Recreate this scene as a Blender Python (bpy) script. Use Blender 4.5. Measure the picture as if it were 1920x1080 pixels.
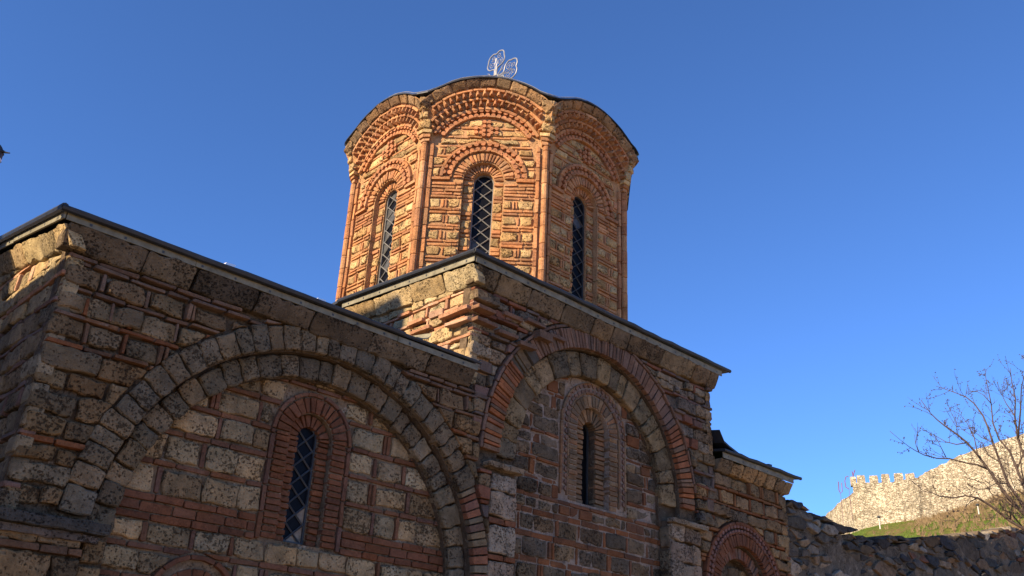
import bpy, math, random
from math import sin, cos, tan, radians, pi, sqrt, atan2, asin, acos, hypot
from mathutils import Vector, Matrix
from mathutils.geometry import tessellate_polygon

for _o in list(bpy.data.objects):
    bpy.data.objects.remove(_o, do_unlink=True)
scene = bpy.context.scene
COL = scene.collection
rnd = random.Random(7)

# ------------------------------------------------------------------ camera
CAM = Vector((0.0, 0.0, 1.6))
FPX = 1752.0
ROT = Matrix(((0.71389146, -0.32406272, -0.62075949),
              (-0.69881179, -0.27277983, -0.66125127),
              (0.04495621, 0.90585568, -0.42119404)))
cd = bpy.data.cameras.new('camera')
cd.sensor_width = 36.0
cd.lens = 36.0 * FPX / 1920.0
cd.clip_end = 4000.0
cam = bpy.data.objects.new('camera', cd)
cam.matrix_world = Matrix.Translation(CAM) @ ROT.to_4x4()
COL.objects.link(cam)
scene.camera = cam

# ------------------------------------------------------------------ sky, sun, exposure
SUN_EL = radians(27.0)
SUN_AZ = Vector((-1.0, 0.05, 0.0)).normalized()       # horizontal direction towards the sun
world = bpy.data.worlds.new('World')
scene.world = world
world.use_nodes = True
nt = world.node_tree
for n in list(nt.nodes):
    nt.nodes.remove(n)
wo = nt.nodes.new('ShaderNodeOutputWorld')
bg = nt.nodes.new('ShaderNodeBackground')
sky = nt.nodes.new('ShaderNodeTexSky')
sky.sky_type = 'NISHITA'
sky.sun_disc = False
sky.sun_elevation = SUN_EL
sky.sun_rotation = atan2(SUN_AZ.x, SUN_AZ.y)
sky.altitude = 400.0
sky.air_density = 0.6
sky.dust_density = 0.0
sky.ozone_density = 9.0
bg.inputs['Strength'].default_value = 0.138
nt.links.new(sky.outputs['Color'], bg.inputs['Color'])
nt.links.new(bg.outputs['Background'], wo.inputs['Surface'])
sl = bpy.data.lights.new('sun', 'SUN')
sl.energy = 5.0
sl.angle = radians(0.5)
sl.color = (1.0, 0.80, 0.54)
sun = bpy.data.objects.new('sun', sl)
sdir = Vector((SUN_AZ.x * cos(SUN_EL), SUN_AZ.y * cos(SUN_EL), sin(SUN_EL)))
sun.rotation_euler = sdir.to_track_quat('Z', 'Y').to_euler()
sun.location = (-30, 0, 40)
COL.objects.link(sun)
scene.view_settings.view_transform = 'Standard'
scene.view_settings.look = 'None'
scene.view_settings.gamma = 1.0
scene.view_settings.exposure = 1.13
scene.view_settings.use_curve_mapping = False


# ------------------------------------------------------------------ materials
def newmat(name):
    m = bpy.data.materials.new(name)
    m.use_nodes = True
    t = m.node_tree
    b = t.nodes['Principled BSDF']
    return m, t, b


def N(t, typ, **kw):
    n = t.nodes.new(typ)
    for k, v in kw.items():
        setattr(n, k, v)
    return n


def noise(t, scale, detail=4.0, rough=0.6, coord=None):
    n = N(t, 'ShaderNodeTexNoise')
    n.inputs['Scale'].default_value = scale
    n.inputs['Detail'].default_value = detail
    n.inputs['Roughness'].default_value = rough
    if coord is not None:
        t.links.new(coord, n.inputs['Vector'])
    return n


def ramp(t, src, stops):
    r = N(t, 'ShaderNodeValToRGB')
    el = r.color_ramp.elements
    while len(el) < len(stops):
        el.new(0.5)
    for e, (p, c) in zip(el, stops):
        e.position = p
        e.color = (c, c, c, 1) if not isinstance(c, (tuple, list)) else (*c, 1)
    t.links.new(src, r.inputs['Fac'])
    return r


def mixc(t, mode, fac, a, b):
    m = N(t, 'ShaderNodeMix', data_type='RGBA', blend_type=mode)
    for sock, v in ((m.inputs[0], fac), (m.inputs[6], a), (m.inputs[7], b)):
        if hasattr(v, 'is_output'):
            t.links.new(v, sock)
        elif isinstance(v, (tuple, list)):
            sock.default_value = (*v, 1)
        else:
            sock.default_value = v
    return m.outputs[2]


def masonry_material(name, base=None, pits=0.0, pit_scale=44.0, stain=0.3, bump=0.5, fine=55.0, rough=0.92, white=0.0, dist=0.012):
    """Colour comes from each piece's own tint (attribute) or from base; grain, pores, lime and dirt from noise."""
    m, t, b = newmat(name)
    tc = N(t, 'ShaderNodeTexCoord').outputs['Object']
    if base is None:
        at = N(t, 'ShaderNodeAttribute', attribute_name='tint')
        col = at.outputs['Color']
    else:
        rgb = N(t, 'ShaderNodeRGB')
        rgb.outputs[0].default_value = (*base, 1)
        col = rgb.outputs[0]
    n1 = noise(t, 6.0, 5, 0.65, tc)
    r1 = ramp(t, n1.outputs['Fac'], [(0.30, 1.0 - stain), (0.70, 1.0 + stain * 0.4)])
    col = mixc(t, 'MULTIPLY', 1.0, col, r1.outputs['Color'])
    n2 = noise(t, fine, 3, 0.7, tc)
    r2 = ramp(t, n2.outputs['Fac'], [(0.25, 0.72), (0.75, 1.22)])
    col = mixc(t, 'MULTIPLY', 1.0, col, r2.outputs['Color'])
    nh = noise(t, 2.3, 3, 0.6, tc)
    rh = ramp(t, nh.outputs['Fac'], [(0.35, (0.97, 1.0, 1.06)), (0.65, (1.05, 1.0, 0.9))])
    col = mixc(t, 'MULTIPLY', 0.8, col, rh.outputs['Color'])
    if white > 0:
        nw = noise(t, 9.0, 6, 0.75, tc)
        rw = ramp(t, nw.outputs['Fac'], [(0.58, 0.0), (0.70, white)])
        col = mixc(t, 'MIX', rw.outputs['Color'], col, (0.44, 0.37, 0.28))
    h = n2.outputs['Fac']
    if pits > 0:
        nw_ = noise(t, pit_scale * 1.1, 4, 0.75, tc)
        wv = N(t, 'ShaderNodeVectorMath', operation='MULTIPLY_ADD')
        t.links.new(nw_.outputs['Color'], wv.inputs[0]); wv.inputs[1].default_value = (0.055,) * 3
        t.links.new(tc, wv.inputs[2])
        vp = N(t, 'ShaderNodeTexVoronoi'); vp.inputs['Scale'].default_value = pit_scale
        t.links.new(wv.outputs[0], vp.inputs['Vector'])
        sp_ = N(t, 'ShaderNodeSeparateColor'); t.links.new(vp.outputs['Color'], sp_.inputs['Color'])
        n5 = noise(t, 3.1, 2, 0.6, tc)
        n5m = N(t, 'ShaderNodeMath', operation='MULTIPLY_ADD'); t.links.new(n5.outputs['Fac'], n5m.inputs[0]); n5m.inputs[1].default_value = 2.2; n5m.inputs[2].default_value = -0.68
        th0 = N(t, 'ShaderNodeMath', operation='ADD'); t.links.new(sp_.outputs[0], th0.inputs[0]); t.links.new(n5m.outputs[0], th0.inputs[1])
        th1 = N(t, 'ShaderNodeMath', operation='SUBTRACT'); t.links.new(th0.outputs[0], th1.inputs[0]); th1.inputs[1].default_value = 0.84
        th2 = N(t, 'ShaderNodeMath', operation='MULTIPLY'); t.links.new(th1.outputs[0], th2.inputs[0]); th2.inputs[1].default_value = 0.62
        df = N(t, 'ShaderNodeMath', operation='SUBTRACT'); t.links.new(vp.outputs['Distance'], df.inputs[0]); t.links.new(th2.outputs[0], df.inputs[1])
        rp = ramp(t, df.outputs[0], [(0.0, 0.0), (0.22, 1.0)])
        inv = N(t, 'ShaderNodeMath', operation='SUBTRACT')
        inv.inputs[0].default_value = 1.0
        t.links.new(rp.outputs['Color'], inv.inputs[1])
        fac = N(t, 'ShaderNodeMath', operation='MULTIPLY')
        t.links.new(inv.outputs[0], fac.inputs[0])
        fac.inputs[1].default_value = pits
        col = mixc(t, 'MULTIPLY', fac.outputs[0], col, (0.17, 0.135, 0.11))
        hm = N(t, 'ShaderNodeMath', operation='MULTIPLY_ADD')
        t.links.new(rp.outputs['Color'], hm.inputs[0])
        hm.inputs[1].default_value = 1.3
        t.links.new(n2.outputs['Fac'], hm.inputs[2])
        h = hm.outputs[0]
    t.links.new(col, b.inputs['Base Color'])
    b.inputs['Roughness'].default_value = rough
    b.inputs['Specular IOR Level'].default_value = 0.15
    bp = N(t, 'ShaderNodeBump')
    bp.inputs['Strength'].default_value = bump
    bp.inputs['Distance'].default_value = dist
    t.links.new(h, bp.inputs['Height'])
    t.links.new(bp.outputs['Normal'], b.inputs['Normal'])
    return m


def plain_material(name, color, rough=0.6, metal=0.0, var=0.25, scale=8.0, bump=0.1, spec=0.5):
    m, t, b = newmat(name)
    tc = N(t, 'ShaderNodeTexCoord').outputs['Object']
    n1 = noise(t, scale, 5, 0.65, tc)
    r1 = ramp(t, n1.outputs['Fac'], [(0.3, 1.0 - var), (0.7, 1.0 + var * 0.5)])
    col = mixc(t, 'MULTIPLY', 1.0, color, r1.outputs['Color'])
    t.links.new(col, b.inputs['Base Color'])
    b.inputs['Roughness'].default_value = rough
    b.inputs['Metallic'].default_value = metal
    b.inputs['Specular IOR Level'].default_value = spec
    if bump:
        bp = N(t, 'ShaderNodeBump')
        bp.inputs['Strength'].default_value = bump
        bp.inputs['Distance'].default_value = 0.01
        t.links.new(n1.outputs['Fac'], bp.inputs['Height'])
        t.links.new(bp.outputs['Normal'], b.inputs['Normal'])
    return m


M = {}
M['tuff'] = masonry_material('tuff', pits=0.72, stain=0.5, bump=1.0, white=0.16, dist=.016)
M['brick'] = masonry_material('fired_clay', pits=0.25, pit_scale=50, stain=0.35, bump=0.5, white=0.06)
M['mortar'] = masonry_material('lime_mortar', base=(0.12, 0.082, 0.05), pits=0.4, stain=0.5, bump=0.8, white=0.5)
M['mortar_pale'] = masonry_material('weathered_lime_mortar', base=(0.22, 0.15, 0.09), pits=0.4, stain=0.5, bump=0.8, white=0.8)
M['mortar_bright'] = masonry_material('pale_pointing', base=(0.30, 0.225, 0.165), pits=0.35, stain=0.45, bump=0.8, white=0.6)
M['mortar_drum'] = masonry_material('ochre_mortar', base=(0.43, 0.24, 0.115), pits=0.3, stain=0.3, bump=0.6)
M['rubble'] = masonry_material('rubble_stone', pits=0.25, pit_scale=20, stain=0.45, bump=0.9, fine=30, white=0.12)
M['fascia'] = plain_material('weathered_zinc', (0.20, 0.18, 0.125), rough=0.65, metal=0.0, var=0.45, spec=.25)
M['lead'] = plain_material('dark_lead', (0.028, 0.03, 0.034), rough=0.5, metal=0.3, var=0.35)
M['bright'] = plain_material('bright_zinc', (0.75, 0.76, 0.78), rough=0.4, metal=0.3, var=0.15)
M['iron'] = plain_material('lead_came', (0.05, 0.055, 0.06), rough=0.55, metal=0.2, var=0.2)
M['came_sunlit'] = plain_material('sunlit_lead_came', (0.20, 0.195, 0.185), rough=0.5, metal=0.2, var=0.2)  # brighter copy of the lead came; sunlight put into its colour
M['cross'] = plain_material('silvered_steel', (0.24, 0.24, 0.245), rough=0.45, metal=0.2, var=0.15)


def glass_material(name, color, rough=0.08, spec=0.5):
    m, t, b = newmat(name)
    tc = N(t, 'ShaderNodeTexCoord').outputs['Object']
    n1 = noise(t, 14.0, 3, 0.6, tc)
    r1 = ramp(t, n1.outputs['Fac'], [(0.3, 0.6), (0.7, 1.3)])
    t.links.new(mixc(t, 'MULTIPLY', 1.0, color, r1.outputs['Color']), b.inputs['Base Color'])
    b.inputs['Roughness'].default_value = rough
    b.inputs['Specular IOR Level'].default_value = spec
    bp = N(t, 'ShaderNodeBump')
    bp.inputs['Strength'].default_value = 0.15
    bp.inputs['Distance'].default_value = 0.01
    t.links.new(n1.outputs['Fac'], bp.inputs['Height'])
    t.links.new(bp.outputs['Normal'], b.inputs['Normal'])
    return m


M['glass'] = glass_material('old_dark_glass', (0.006, 0.007, 0.010), 0.4, 0.06)
M['glass_black'] = glass_material('black_glass', (0.004, 0.004, 0.005), 0.35, 0.12)
M['glass_tan'] = glass_material('tan_glass', (0.26, 0.20, 0.14), 0.4, .2)  # tan tone given to a few panes at random
M['glass_grey'] = glass_material('grey_sheen_glass', (0.07, 0.07, 0.07), 0.4, .2)  # pane reflections put into a grey base colour


# ------------------------------------------------------------------ object helpers
def link(o, parent=None):
    COL.objects.link(o)
    if parent is not None:
        o.parent = parent
        o.matrix_parent_inverse = parent_inv(parent)
    return o


_world = {}


def parent_inv(p):
    return Matrix.Translation(-_world.get(p.name, Vector((0, 0, 0))))


def empty(name, loc, label, cat, group=None):
    o = bpy.data.objects.new(name, None)
    o.location = loc
    o.empty_display_size = 0.2
    COL.objects.link(o)
    _world[o.name] = Vector(loc)
    tag(o, label, cat, group)
    return o


def tag(o, label=None, cat=None, group=None, kind=None):
    if label: o['label'] = label
    if cat: o['category'] = cat
    if group: o['group'] = group
    if kind: o['kind'] = kind
    return o


def meshobj(name, verts, faces, mat, parent=None, tints=None, smooth=False, kind=None, label=None):
    me = bpy.data.meshes.new(name)
    me.from_pydata([tuple(v) for v in verts], [], faces)
    if mat is not None:
        me.materials.append(M[mat] if isinstance(mat, str) else mat)
    if tints is not None:
        a = me.attributes.new('tint', 'FLOAT_COLOR', 'POINT')
        flat = []
        for c in tints:
            flat += [c[0], c[1], c[2], 1.0]
        a.data.foreach_set('color', flat)
    if smooth:
        me.polygons.foreach_set('use_smooth', [True] * len(me.polygons))
    me.update()
    o = bpy.data.objects.new(name, me)
    link(o, parent)
    if kind: o['kind'] = kind
    if label: o['label'] = label
    return o


class Geo:
    """Collects plain shapes for one mesh object."""
    def __init__(self):
        self.v = []; self.f = []

    def add(self, verts, faces):
        k = len(self.v)
        self.v += [Vector(p) for p in verts]
        self.f += [tuple(i + k for i in f) for f in faces]

    def hexa(self, a, b):
        """two 4-point loops, a below/behind b"""
        self.add(list(a) + list(b), [(3, 2, 1, 0), (4, 5, 6, 7), (0, 1, 5, 4), (1, 2, 6, 5), (2, 3, 7, 6), (3, 0, 4, 7)])

    def box(self, x0, x1, y0, y1, z0, z1):
        self.hexa([(x0, y0, z0), (x1, y0, z0), (x1, y1, z0), (x0, y1, z0)],
                  [(x0, y0, z1), (x1, y0, z1), (x1, y1, z1), (x0, y1, z1)])

    def tube(self, pts, rads, sides=6, cap=True):
        pts = [Vector(p) for p in pts]
        k0 = len(self.v)
        prev = None
        for i, p in enumerate(pts):
            d = (pts[min(i + 1, len(pts) - 1)] - pts[max(i - 1, 0)])
            if d.length < 1e-9: d = Vector((0, 0, 1))
            d.normalize()
            if prev is None:
                ref = Vector((0, 0, 1)) if abs(d.z) < 0.9 else Vector((1, 0, 0))
                a = d.cross(ref).normalized()
            else:
                a = (prev - d * prev.dot(d)).normalized()
            prev = a
            b = d.cross(a)
            r = rads[i] if isinstance(rads, (list, tuple)) else rads
            for s in range(sides):
                w = 2 * pi * s / sides
                self.v.append(p + a * (r * cos(w)) + b * (r * sin(w)))
        for i in range(len(pts) - 1):
            for s in range(sides):
                s2 = (s + 1) % sides
                self.f.append((k0 + i * sides + s, k0 + i * sides + s2, k0 + (i + 1) * sides + s2, k0 + (i + 1) * sides + s))
        if cap:
            self.f.append(tuple(k0 + s for s in reversed(range(sides))))
            e = k0 + (len(pts) - 1) * sides
            self.f.append(tuple(e + s for s in range(sides)))

    def build(self, name, mat, parent=None, **kw):
        return meshobj(name, self.v, self.f, mat, parent, **kw)


class Frame:
    """A wall plane: u to the right, z up, n outwards."""
    def __init__(self, o, ang):
        self.o = Vector((o[0], o[1], 0.0))
        self.n = Vector((cos(ang), sin(ang), 0))
        self.u = Vector((-self.n.y, self.n.x, 0))

    def P(self, u, z, n=0.0):
        p = self.o + self.u * u + self.n * n
        return Vector((p.x, p.y, z))


# ------------------------------------------------------------------ polygon tools
def clip_half(poly, a, b, c):
    out = []
    k = len(poly)
    for i in range(k):
        p, q = poly[i], poly[(i + 1) % k]
        dp = a * p[0] + b * p[1] - c
        dq = a * q[0] + b * q[1] - c
        if dp <= 0: out.append(p)
        if (dp < 0 < dq) or (dq < 0 < dp):
            s = dp / (dp - dq)
            out.append((p[0] + s * (q[0] - p[0]), p[1] + s * (q[1] - p[1])))
    return out


def area(poly):
    return 0.5 * sum(poly[i][0] * poly[(i + 1) % len(poly)][1] - poly[(i + 1) % len(poly)][0] * poly[i][1] for i in range(len(poly)))


def centroid(poly):
    return (sum(p[0] for p in poly) / len(poly), sum(p[1] for p in poly) / len(poly))


def clip_out_circle(poly, cu, cz, r):
    c = centroid(poly)
    du, dz = c[0] - cu, c[1] - cz
    L = hypot(du, dz) or 1e-6
    du /= L; dz /= L
    if min(hypot(p[0] - cu, p[1] - cz) for p in poly) >= r and L > r:
        return poly
    return clip_half(poly, -du, -dz, -(du * cu + dz * cz + r))


def clip_in_circle(poly, cu, cz, r):
    c = centroid(poly)
    du, dz = c[0] - cu, c[1] - cz
    L = hypot(du, dz) or 1e-6
    du /= L; dz /= L
    if L < r * 0.3: return poly
    return clip_half(poly, du, dz, du * cu + dz * cz + r)


def roughen(poly, seg, jit, cham):
    pts = []
    k = len(poly)
    for i in range(k):
        p, q = poly[i], poly[(i + 1) % k]
        L = hypot(q[0] - p[0], q[1] - p[1])
        if L < 1e-4: continue
        eu, ez = (q[0] - p[0]) / L, (q[1] - p[1]) / L
        c = min(cham * rnd.uniform(0.6, 1.3), L * 0.3)
        n = max(1, int(round((L - 2 * c) / seg)))
        for s in range(n + 1):
            d = c + (L - 2 * c) * s / n
            w = rnd.uniform(-jit, jit) if 0 < s < n else rnd.uniform(-jit, 0) * 0.6
            # inward normal of a CCW polygon is (-ez, eu)
            pts.append((p[0] + eu * d - ez * (-w), p[1] + ez * d + eu * (-w)))
    return pts


# ------------------------------------------------------------------ masonry store
BLOCKS = []        # every single stone and brick of the walls: dict(v, f, mat, kind, owner, tint, px)


def px_of(p):
    c = ROT.transposed() @ (p - CAM)
    if c.z > -0.05: return None
    return (960 - FPX * c.x / c.z, 540 + FPX * c.y / c.z)


def jitter_tint(c, v=0.14, h=0.04):
    k = rnd.uniform(1 - v, 1 + v)
    w = rnd.uniform(-h, h)
    return (c[0] * k * (1 + w), c[1] * k, c[2] * k * (1 - w))


def store(fr, verts, faces, mat, kind, owner, tint, hidden=False):
    q = [px_of(v) for v in verts]
    px = 0.0
    if all(q) and not hidden:
        xs = [p[0] for p in q]; ys = [p[1] for p in q]
        x0, x1, y0, y1 = max(min(xs), 0), min(max(xs), 1920), max(min(ys), 0), min(max(ys), 1080)
        if x1 > x0 and y1 > y0: px = (x1 - x0) * (y1 - y0)
    BLOCKS.append(dict(v=verts, f=faces, mat=mat, kind=kind, owner=owner, tint=tint, px=px))


def block(fr, poly, n0, owner, kind, tint, mat='tuff', depth=0.07, bev=0.012, seg=0.13, jit=0.008, cham=0.018, bulge=0.004, tilt=0.012, nfun=None, hidden=False):
    if len(poly) < 3 or area(poly) < 0.0006: return
    poly = roughen(poly, seg, jit, cham)
    if len(poly) < 3: return
    c = centroid(poly)
    k = len(poly)
    wu = max(0.06, max(p[0] for p in poly) - min(p[0] for p in poly)); wz = max(0.06, max(p[1] for p in poly) - min(p[1] for p in poly))
    tu, tz = rnd.uniform(-tilt, tilt) / wu, rnd.uniform(-tilt, tilt) / wz
    def off(p):
        e = (p[0] - c[0]) * tu + (p[1] - c[1]) * tz
        return n0 + e + (nfun(p) if nfun else 0.0)
    inset = []
    for p in poly:
        d = hypot(p[0] - c[0], p[1] - c[1]) or 1e-6
        s = max(0.3, 1 - bev * 1.1 / d)
        inset.append((c[0] + (p[0] - c[0]) * s, c[1] + (p[1] - c[1]) * s))
    v = [fr.P(p[0], p[1], off(p) - depth) for p in poly]
    v += [fr.P(p[0], p[1], off(p) - bev) for p in poly]
    v += [fr.P(p[0], p[1], off(p) + rnd.uniform(-0.3, 0.3) * bev) for p in inset]
    v.append(fr.P(c[0], c[1], off(c) + bulge))
    f = []
    for i in range(k):
        j = (i + 1) % k
        f.append((i, j, k + j, k + i))
        f.append((k + i, k + j, 2 * k + j, 2 * k + i))
        f.append((2 * k + i, 2 * k + j, 3 * k))
    store(fr, v, f, mat, kind, owner, jitter_tint(tint, .24, .07) if mat != 'brick' else jitter_tint(tint, .2, .06), hidden)


def rect(u0, u1, z0, z1, skew=0.0):
    s = lambda: rnd.uniform(-skew, skew)
    return [(u0 + s(), z0 + s()), (u1 + s(), z0 + s()), (u1 + s(), z1 + s()), (u0 + s(), z1 + s())]


STONE = dict(mat='tuff', depth=0.13, bev=0.013, seg=0.08, jit=0.015, cham=0.015, bulge=0.006, tilt=0.02)
BRICK = dict(mat='brick', depth=0.12, bev=0.006, seg=0.20, jit=0.003, cham=0.008, bulge=0.001, tilt=0.015)


def lay(fr, owner, u0, u1, z0, rows, n0, pal, clip, gap=0.014, span=None, missing=0.0, hidden=False, proud=0.012, drift=0.0):
    """rows: list of (kind, height). kind: B brick row, S stones with upright bricks between, T stones only, R mixed small pieces.
    clip(poly) cuts a piece to its field; span(za, zb) gives the free stretches of a row."""
    z = z0
    for kind, h in rows:
        za, zb = z + gap * 0.5, z + h - gap * 0.5
        z += h
        ivs = span(za, zb) if span else [(u0, u1)]
        for (a, b) in ivs:
            if b - a < 0.03: continue
            u = a - rnd.uniform(0, 0.12) if span is None else a
            first = True
            up = 0
            while u < b - 0.012:
                if kind == 'B':
                    w = rnd.uniform(0.20, 0.40); typ = 'brick'
                elif kind == 'C':
                    w = rnd.uniform(0.22, 0.34); typ = 'brick'
                elif kind == 'S':
                    if up:
                        w = rnd.uniform(0.045, 0.06); typ = 'upright_brick'; up -= 1
                    else:
                        w = rnd.uniform(0.22, 0.46); typ = 'stone'; up = rnd.choice((1, 1, 1, 2, 0))
                elif kind == 'D':
                    if up:
                        w = rnd.uniform(0.04, 0.055); typ = 'upright_brick'; up -= 1
                    else:
                        w = rnd.uniform(0.13, 0.27); typ = 'stone'; up = rnd.choice((1, 2, 2, 0, 1))
                elif kind == 'T':
                    w = rnd.uniform(0.26, 0.55); typ = 'stone'
                else:
                    if rnd.random() < 0.3:
                        w = rnd.uniform(0.12, 0.3); typ = 'brick'
                    else:
                        w = rnd.uniform(0.12, 0.36); typ = 'stone'
                w = min(w, b - u)
                if b - (u + w) < 0.07: w = b - u
                ua, ub = max(u, a) + gap * 0.5, u + w - gap * 0.5
                u += w
                if ub - ua < 0.015 or rnd.random() < missing: continue
                st = STONE if typ == 'stone' else BRICK
                sk = 0.018 if typ == 'stone' else 0.005
                dz = drift * rnd.uniform(-1, 1)
                hz = rnd.uniform(-.014, .004) if typ == 'stone' else 0.0
                poly = rect(ua, ub, za + dz, zb + dz + hz, sk)
                if clip: poly = clip(poly)
                if not poly or len(poly) < 3 or area(poly) < 0.0008: continue
                if typ == 'upright_brick' and kind in 'SD':
                    tint = rnd.choice(pal['brick'])
                elif typ == 'brick':
                    tint = rnd.choice(pal['brick'])
                else:
                    tint = rnd.choice(pal['stone'])
                block(fr, poly, n0 + rnd.uniform(-proud, proud), owner, typ, tint, hidden=hidden, **st)


def ring(fr, owner, cu, cz, r0, r1, t0, t1, width, n0, tints, kind, style, gap=0.012, arc=False, wvar=0.25, proud=0.008, nfun=None, zmin=None):
    """stones or bricks round an arch; angles from the crown, clockwise."""
    rm = 0.5 * (r0 + r1)
    t = t0
    g = gap / rm * 0.5
    while t < t1 - 1e-3:
        dt = width * rnd.uniform(1 - wvar, 1 + wvar) / rm
        if t1 - (t + dt) < 0.5 * width / rm: dt = t1 - t
        ta, tb = t + g, t + dt - g
        t += dt
        if zmin is not None and cz + rm * cos(0.5 * (ta + tb)) < zmin: continue
        ra, rb = r0 + gap * 0.4, r1 - gap * 0.4
        e = (rnd.uniform(-0.02, 0.02) if style['mat'] == 'tuff' else rnd.uniform(-.008, .006)) if not arc else 0
        pt = lambda r, a: (cu + r * sin(a), cz + r * cos(a))
        if arc:
            tm = 0.5 * (ta + tb)
            poly = [pt(ra, ta), pt(ra, tm), pt(ra, tb), pt(rb, tb), pt(rb, tm), pt(rb, ta)]
        else:
            poly = [pt(ra, ta), pt(ra, tb), pt(rb + e, tb), pt(rb + e, ta)]
        block(fr, poly, n0 + rnd.uniform(-proud, proud), owner, kind, rnd.choice(tints), nfun=nfun, **style)


def plate(loops, fr, n0, depth, name, mat, parent):
    """a flat sheet of masonry core with openings; every loop gets its reveal."""
    pts = [p for lp in loops for p in lp]
    tris = tessellate_polygon([[Vector((p[0], p[1], 0)) for p in lp] for lp in loops])
    g = Geo()
    fv = [fr.P(p[0], p[1], n0) for p in pts]
    faces = []
    for tr in tris:
        a, b, c = (pts[i] for i in tr)
        ar = (b[0] - a[0]) * (c[1] - a[1]) - (c[0] - a[0]) * (b[1] - a[1])
        if abs(ar) < 1e-9: continue
        faces.append(tuple(tr) if ar > 0 else tuple(reversed(tr)))
    g.add(fv, faces)
    for lp in loops:
        k = len(lp)
        ccw = area(lp) > 0
        fw = [fr.P(p[0], p[1], n0) for p in lp]; bk = [fr.P(p[0], p[1], n0 - depth) for p in lp]
        qs = []
        for i in range(k):
            j = (i + 1) % k
            qs.append((j, i, k + i, k + j))
        g.add(fw + bk, qs)
    return g.build(name, mat, parent)


def arch_loop(cu, cz, r, zb, steps=14):
    """opening with straight jambs and a round head, clockwise for use as a hole"""
    out = [(cu - r, zb)]
    for i in range(steps + 1):
        a = -pi / 2 + pi * i / steps
        out.append((cu + r * sin(a), cz + r * cos(a)))
    out.append((cu + r, zb))
    return out


# ------------------------------------------------------------------ palettes (tints of each wall field)
PAL_SPAN = dict(stone=[(0.24, 0.175, 0.115), (0.20, 0.15, 0.105), (0.27, 0.20, 0.135), (0.21, 0.17, 0.13)],
                brick=[(0.21, 0.115, 0.09), (0.19, 0.10, 0.08), (0.23, 0.13, 0.10)])
PAL_CORNER = dict(stone=[(0.25, 0.17, 0.10), (0.27, 0.19, 0.115), (0.20, 0.15, 0.10), (0.24, 0.185, 0.13)],
                  brick=[(0.25, 0.10, 0.06), (0.20, 0.11, 0.085)])
PAL_TYMP = dict(stone=[(0.34, 0.265, 0.18), (0.37, 0.285, 0.19), (0.31, 0.25, 0.175), (0.30, 0.23, 0.155)],
                brick=[(0.21, 0.085, 0.06), (0.23, 0.10, 0.075), (0.20, 0.09, 0.07)])
PAL_RED = dict(stone=PAL_TYMP['stone'], brick=[(0.24, 0.075, 0.045), (0.27, 0.085, 0.05), (0.22, 0.08, 0.055)])
PAL_MID = dict(stone=[(0.19, 0.145, 0.105), (0.15, 0.12, 0.095), (0.22, 0.17, 0.12), (0.17, 0.14, 0.115)],
               brick=[(0.23, 0.10, 0.065), (0.20, 0.095, 0.07), (0.26, 0.11, 0.065)])
PAL_ROUGH = dict(stone=[(0.18, 0.14, 0.10), (0.13, 0.11, 0.09), (0.22, 0.165, 0.115), (0.10, 0.09, 0.085)],
                 brick=[(0.20, 0.11, 0.085), (0.22, 0.09, 0.055), (0.16, 0.11, 0.09)])
PAL_EAST = dict(stone=[(0.28, 0.20, 0.125), (0.24, 0.175, 0.115), (0.31, 0.225, 0.14), (0.18, 0.14, 0.105)],
                brick=[(0.26, 0.125, 0.075), (0.24, 0.10, 0.06)])
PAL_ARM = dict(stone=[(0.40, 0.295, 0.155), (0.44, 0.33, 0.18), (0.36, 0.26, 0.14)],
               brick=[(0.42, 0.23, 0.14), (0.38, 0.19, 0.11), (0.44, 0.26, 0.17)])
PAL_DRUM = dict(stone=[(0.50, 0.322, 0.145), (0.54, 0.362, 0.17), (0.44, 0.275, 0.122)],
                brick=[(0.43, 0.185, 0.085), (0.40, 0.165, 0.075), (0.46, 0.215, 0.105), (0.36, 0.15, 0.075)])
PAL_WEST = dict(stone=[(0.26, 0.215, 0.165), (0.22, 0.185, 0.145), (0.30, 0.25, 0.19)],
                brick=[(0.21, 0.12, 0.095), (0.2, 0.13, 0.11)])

for _p in (PAL_RED, PAL_TYMP, PAL_MID, PAL_EAST, PAL_CORNER):
    _p['brick'] = [(c[0] * .95, c[1] * .87, c[2] * .62) for c in _p['brick']]
PAL_RED['brick'] = [(c[0] * .86, c[1] * .86, c[2] * .9) for c in PAL_RED['brick']]
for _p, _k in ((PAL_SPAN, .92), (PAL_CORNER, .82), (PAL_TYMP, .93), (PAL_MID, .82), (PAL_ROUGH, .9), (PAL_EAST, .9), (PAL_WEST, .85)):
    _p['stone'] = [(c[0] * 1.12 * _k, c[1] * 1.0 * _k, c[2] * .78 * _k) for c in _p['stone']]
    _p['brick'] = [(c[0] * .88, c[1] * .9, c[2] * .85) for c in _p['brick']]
PAL_RED['brick'] = [(.185, .074, .036), (.165, .067, .034), (.20, .078, .036)]
PAL_TYMP['brick'] = [(.172, .082, .048), (.155, .078, .05), (.185, .083, .042)]
PAL_SPAN['brick'] = [(.172, .106, .070), (.152, .094, .064), (.185, .11, .068)]
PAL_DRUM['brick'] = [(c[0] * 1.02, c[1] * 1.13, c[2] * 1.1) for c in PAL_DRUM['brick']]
# ================================================================== SETTING: ground and hill
g = Geo()
g.add([(-1500, -1500, -0.02), (1500, -1500, -0.02), (1500, 1500, -0.02), (-1500, 1500, -0.02)], [(0, 1, 2, 3)])
M['ground'] = plain_material('pale_courtyard_gravel', (0.40, 0.30, 0.195), rough=0.95, var=0.3, scale=1.2, bump=0.3, spec=0.1)
tag(g.build('ground', 'ground'), kind='structure')


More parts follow.
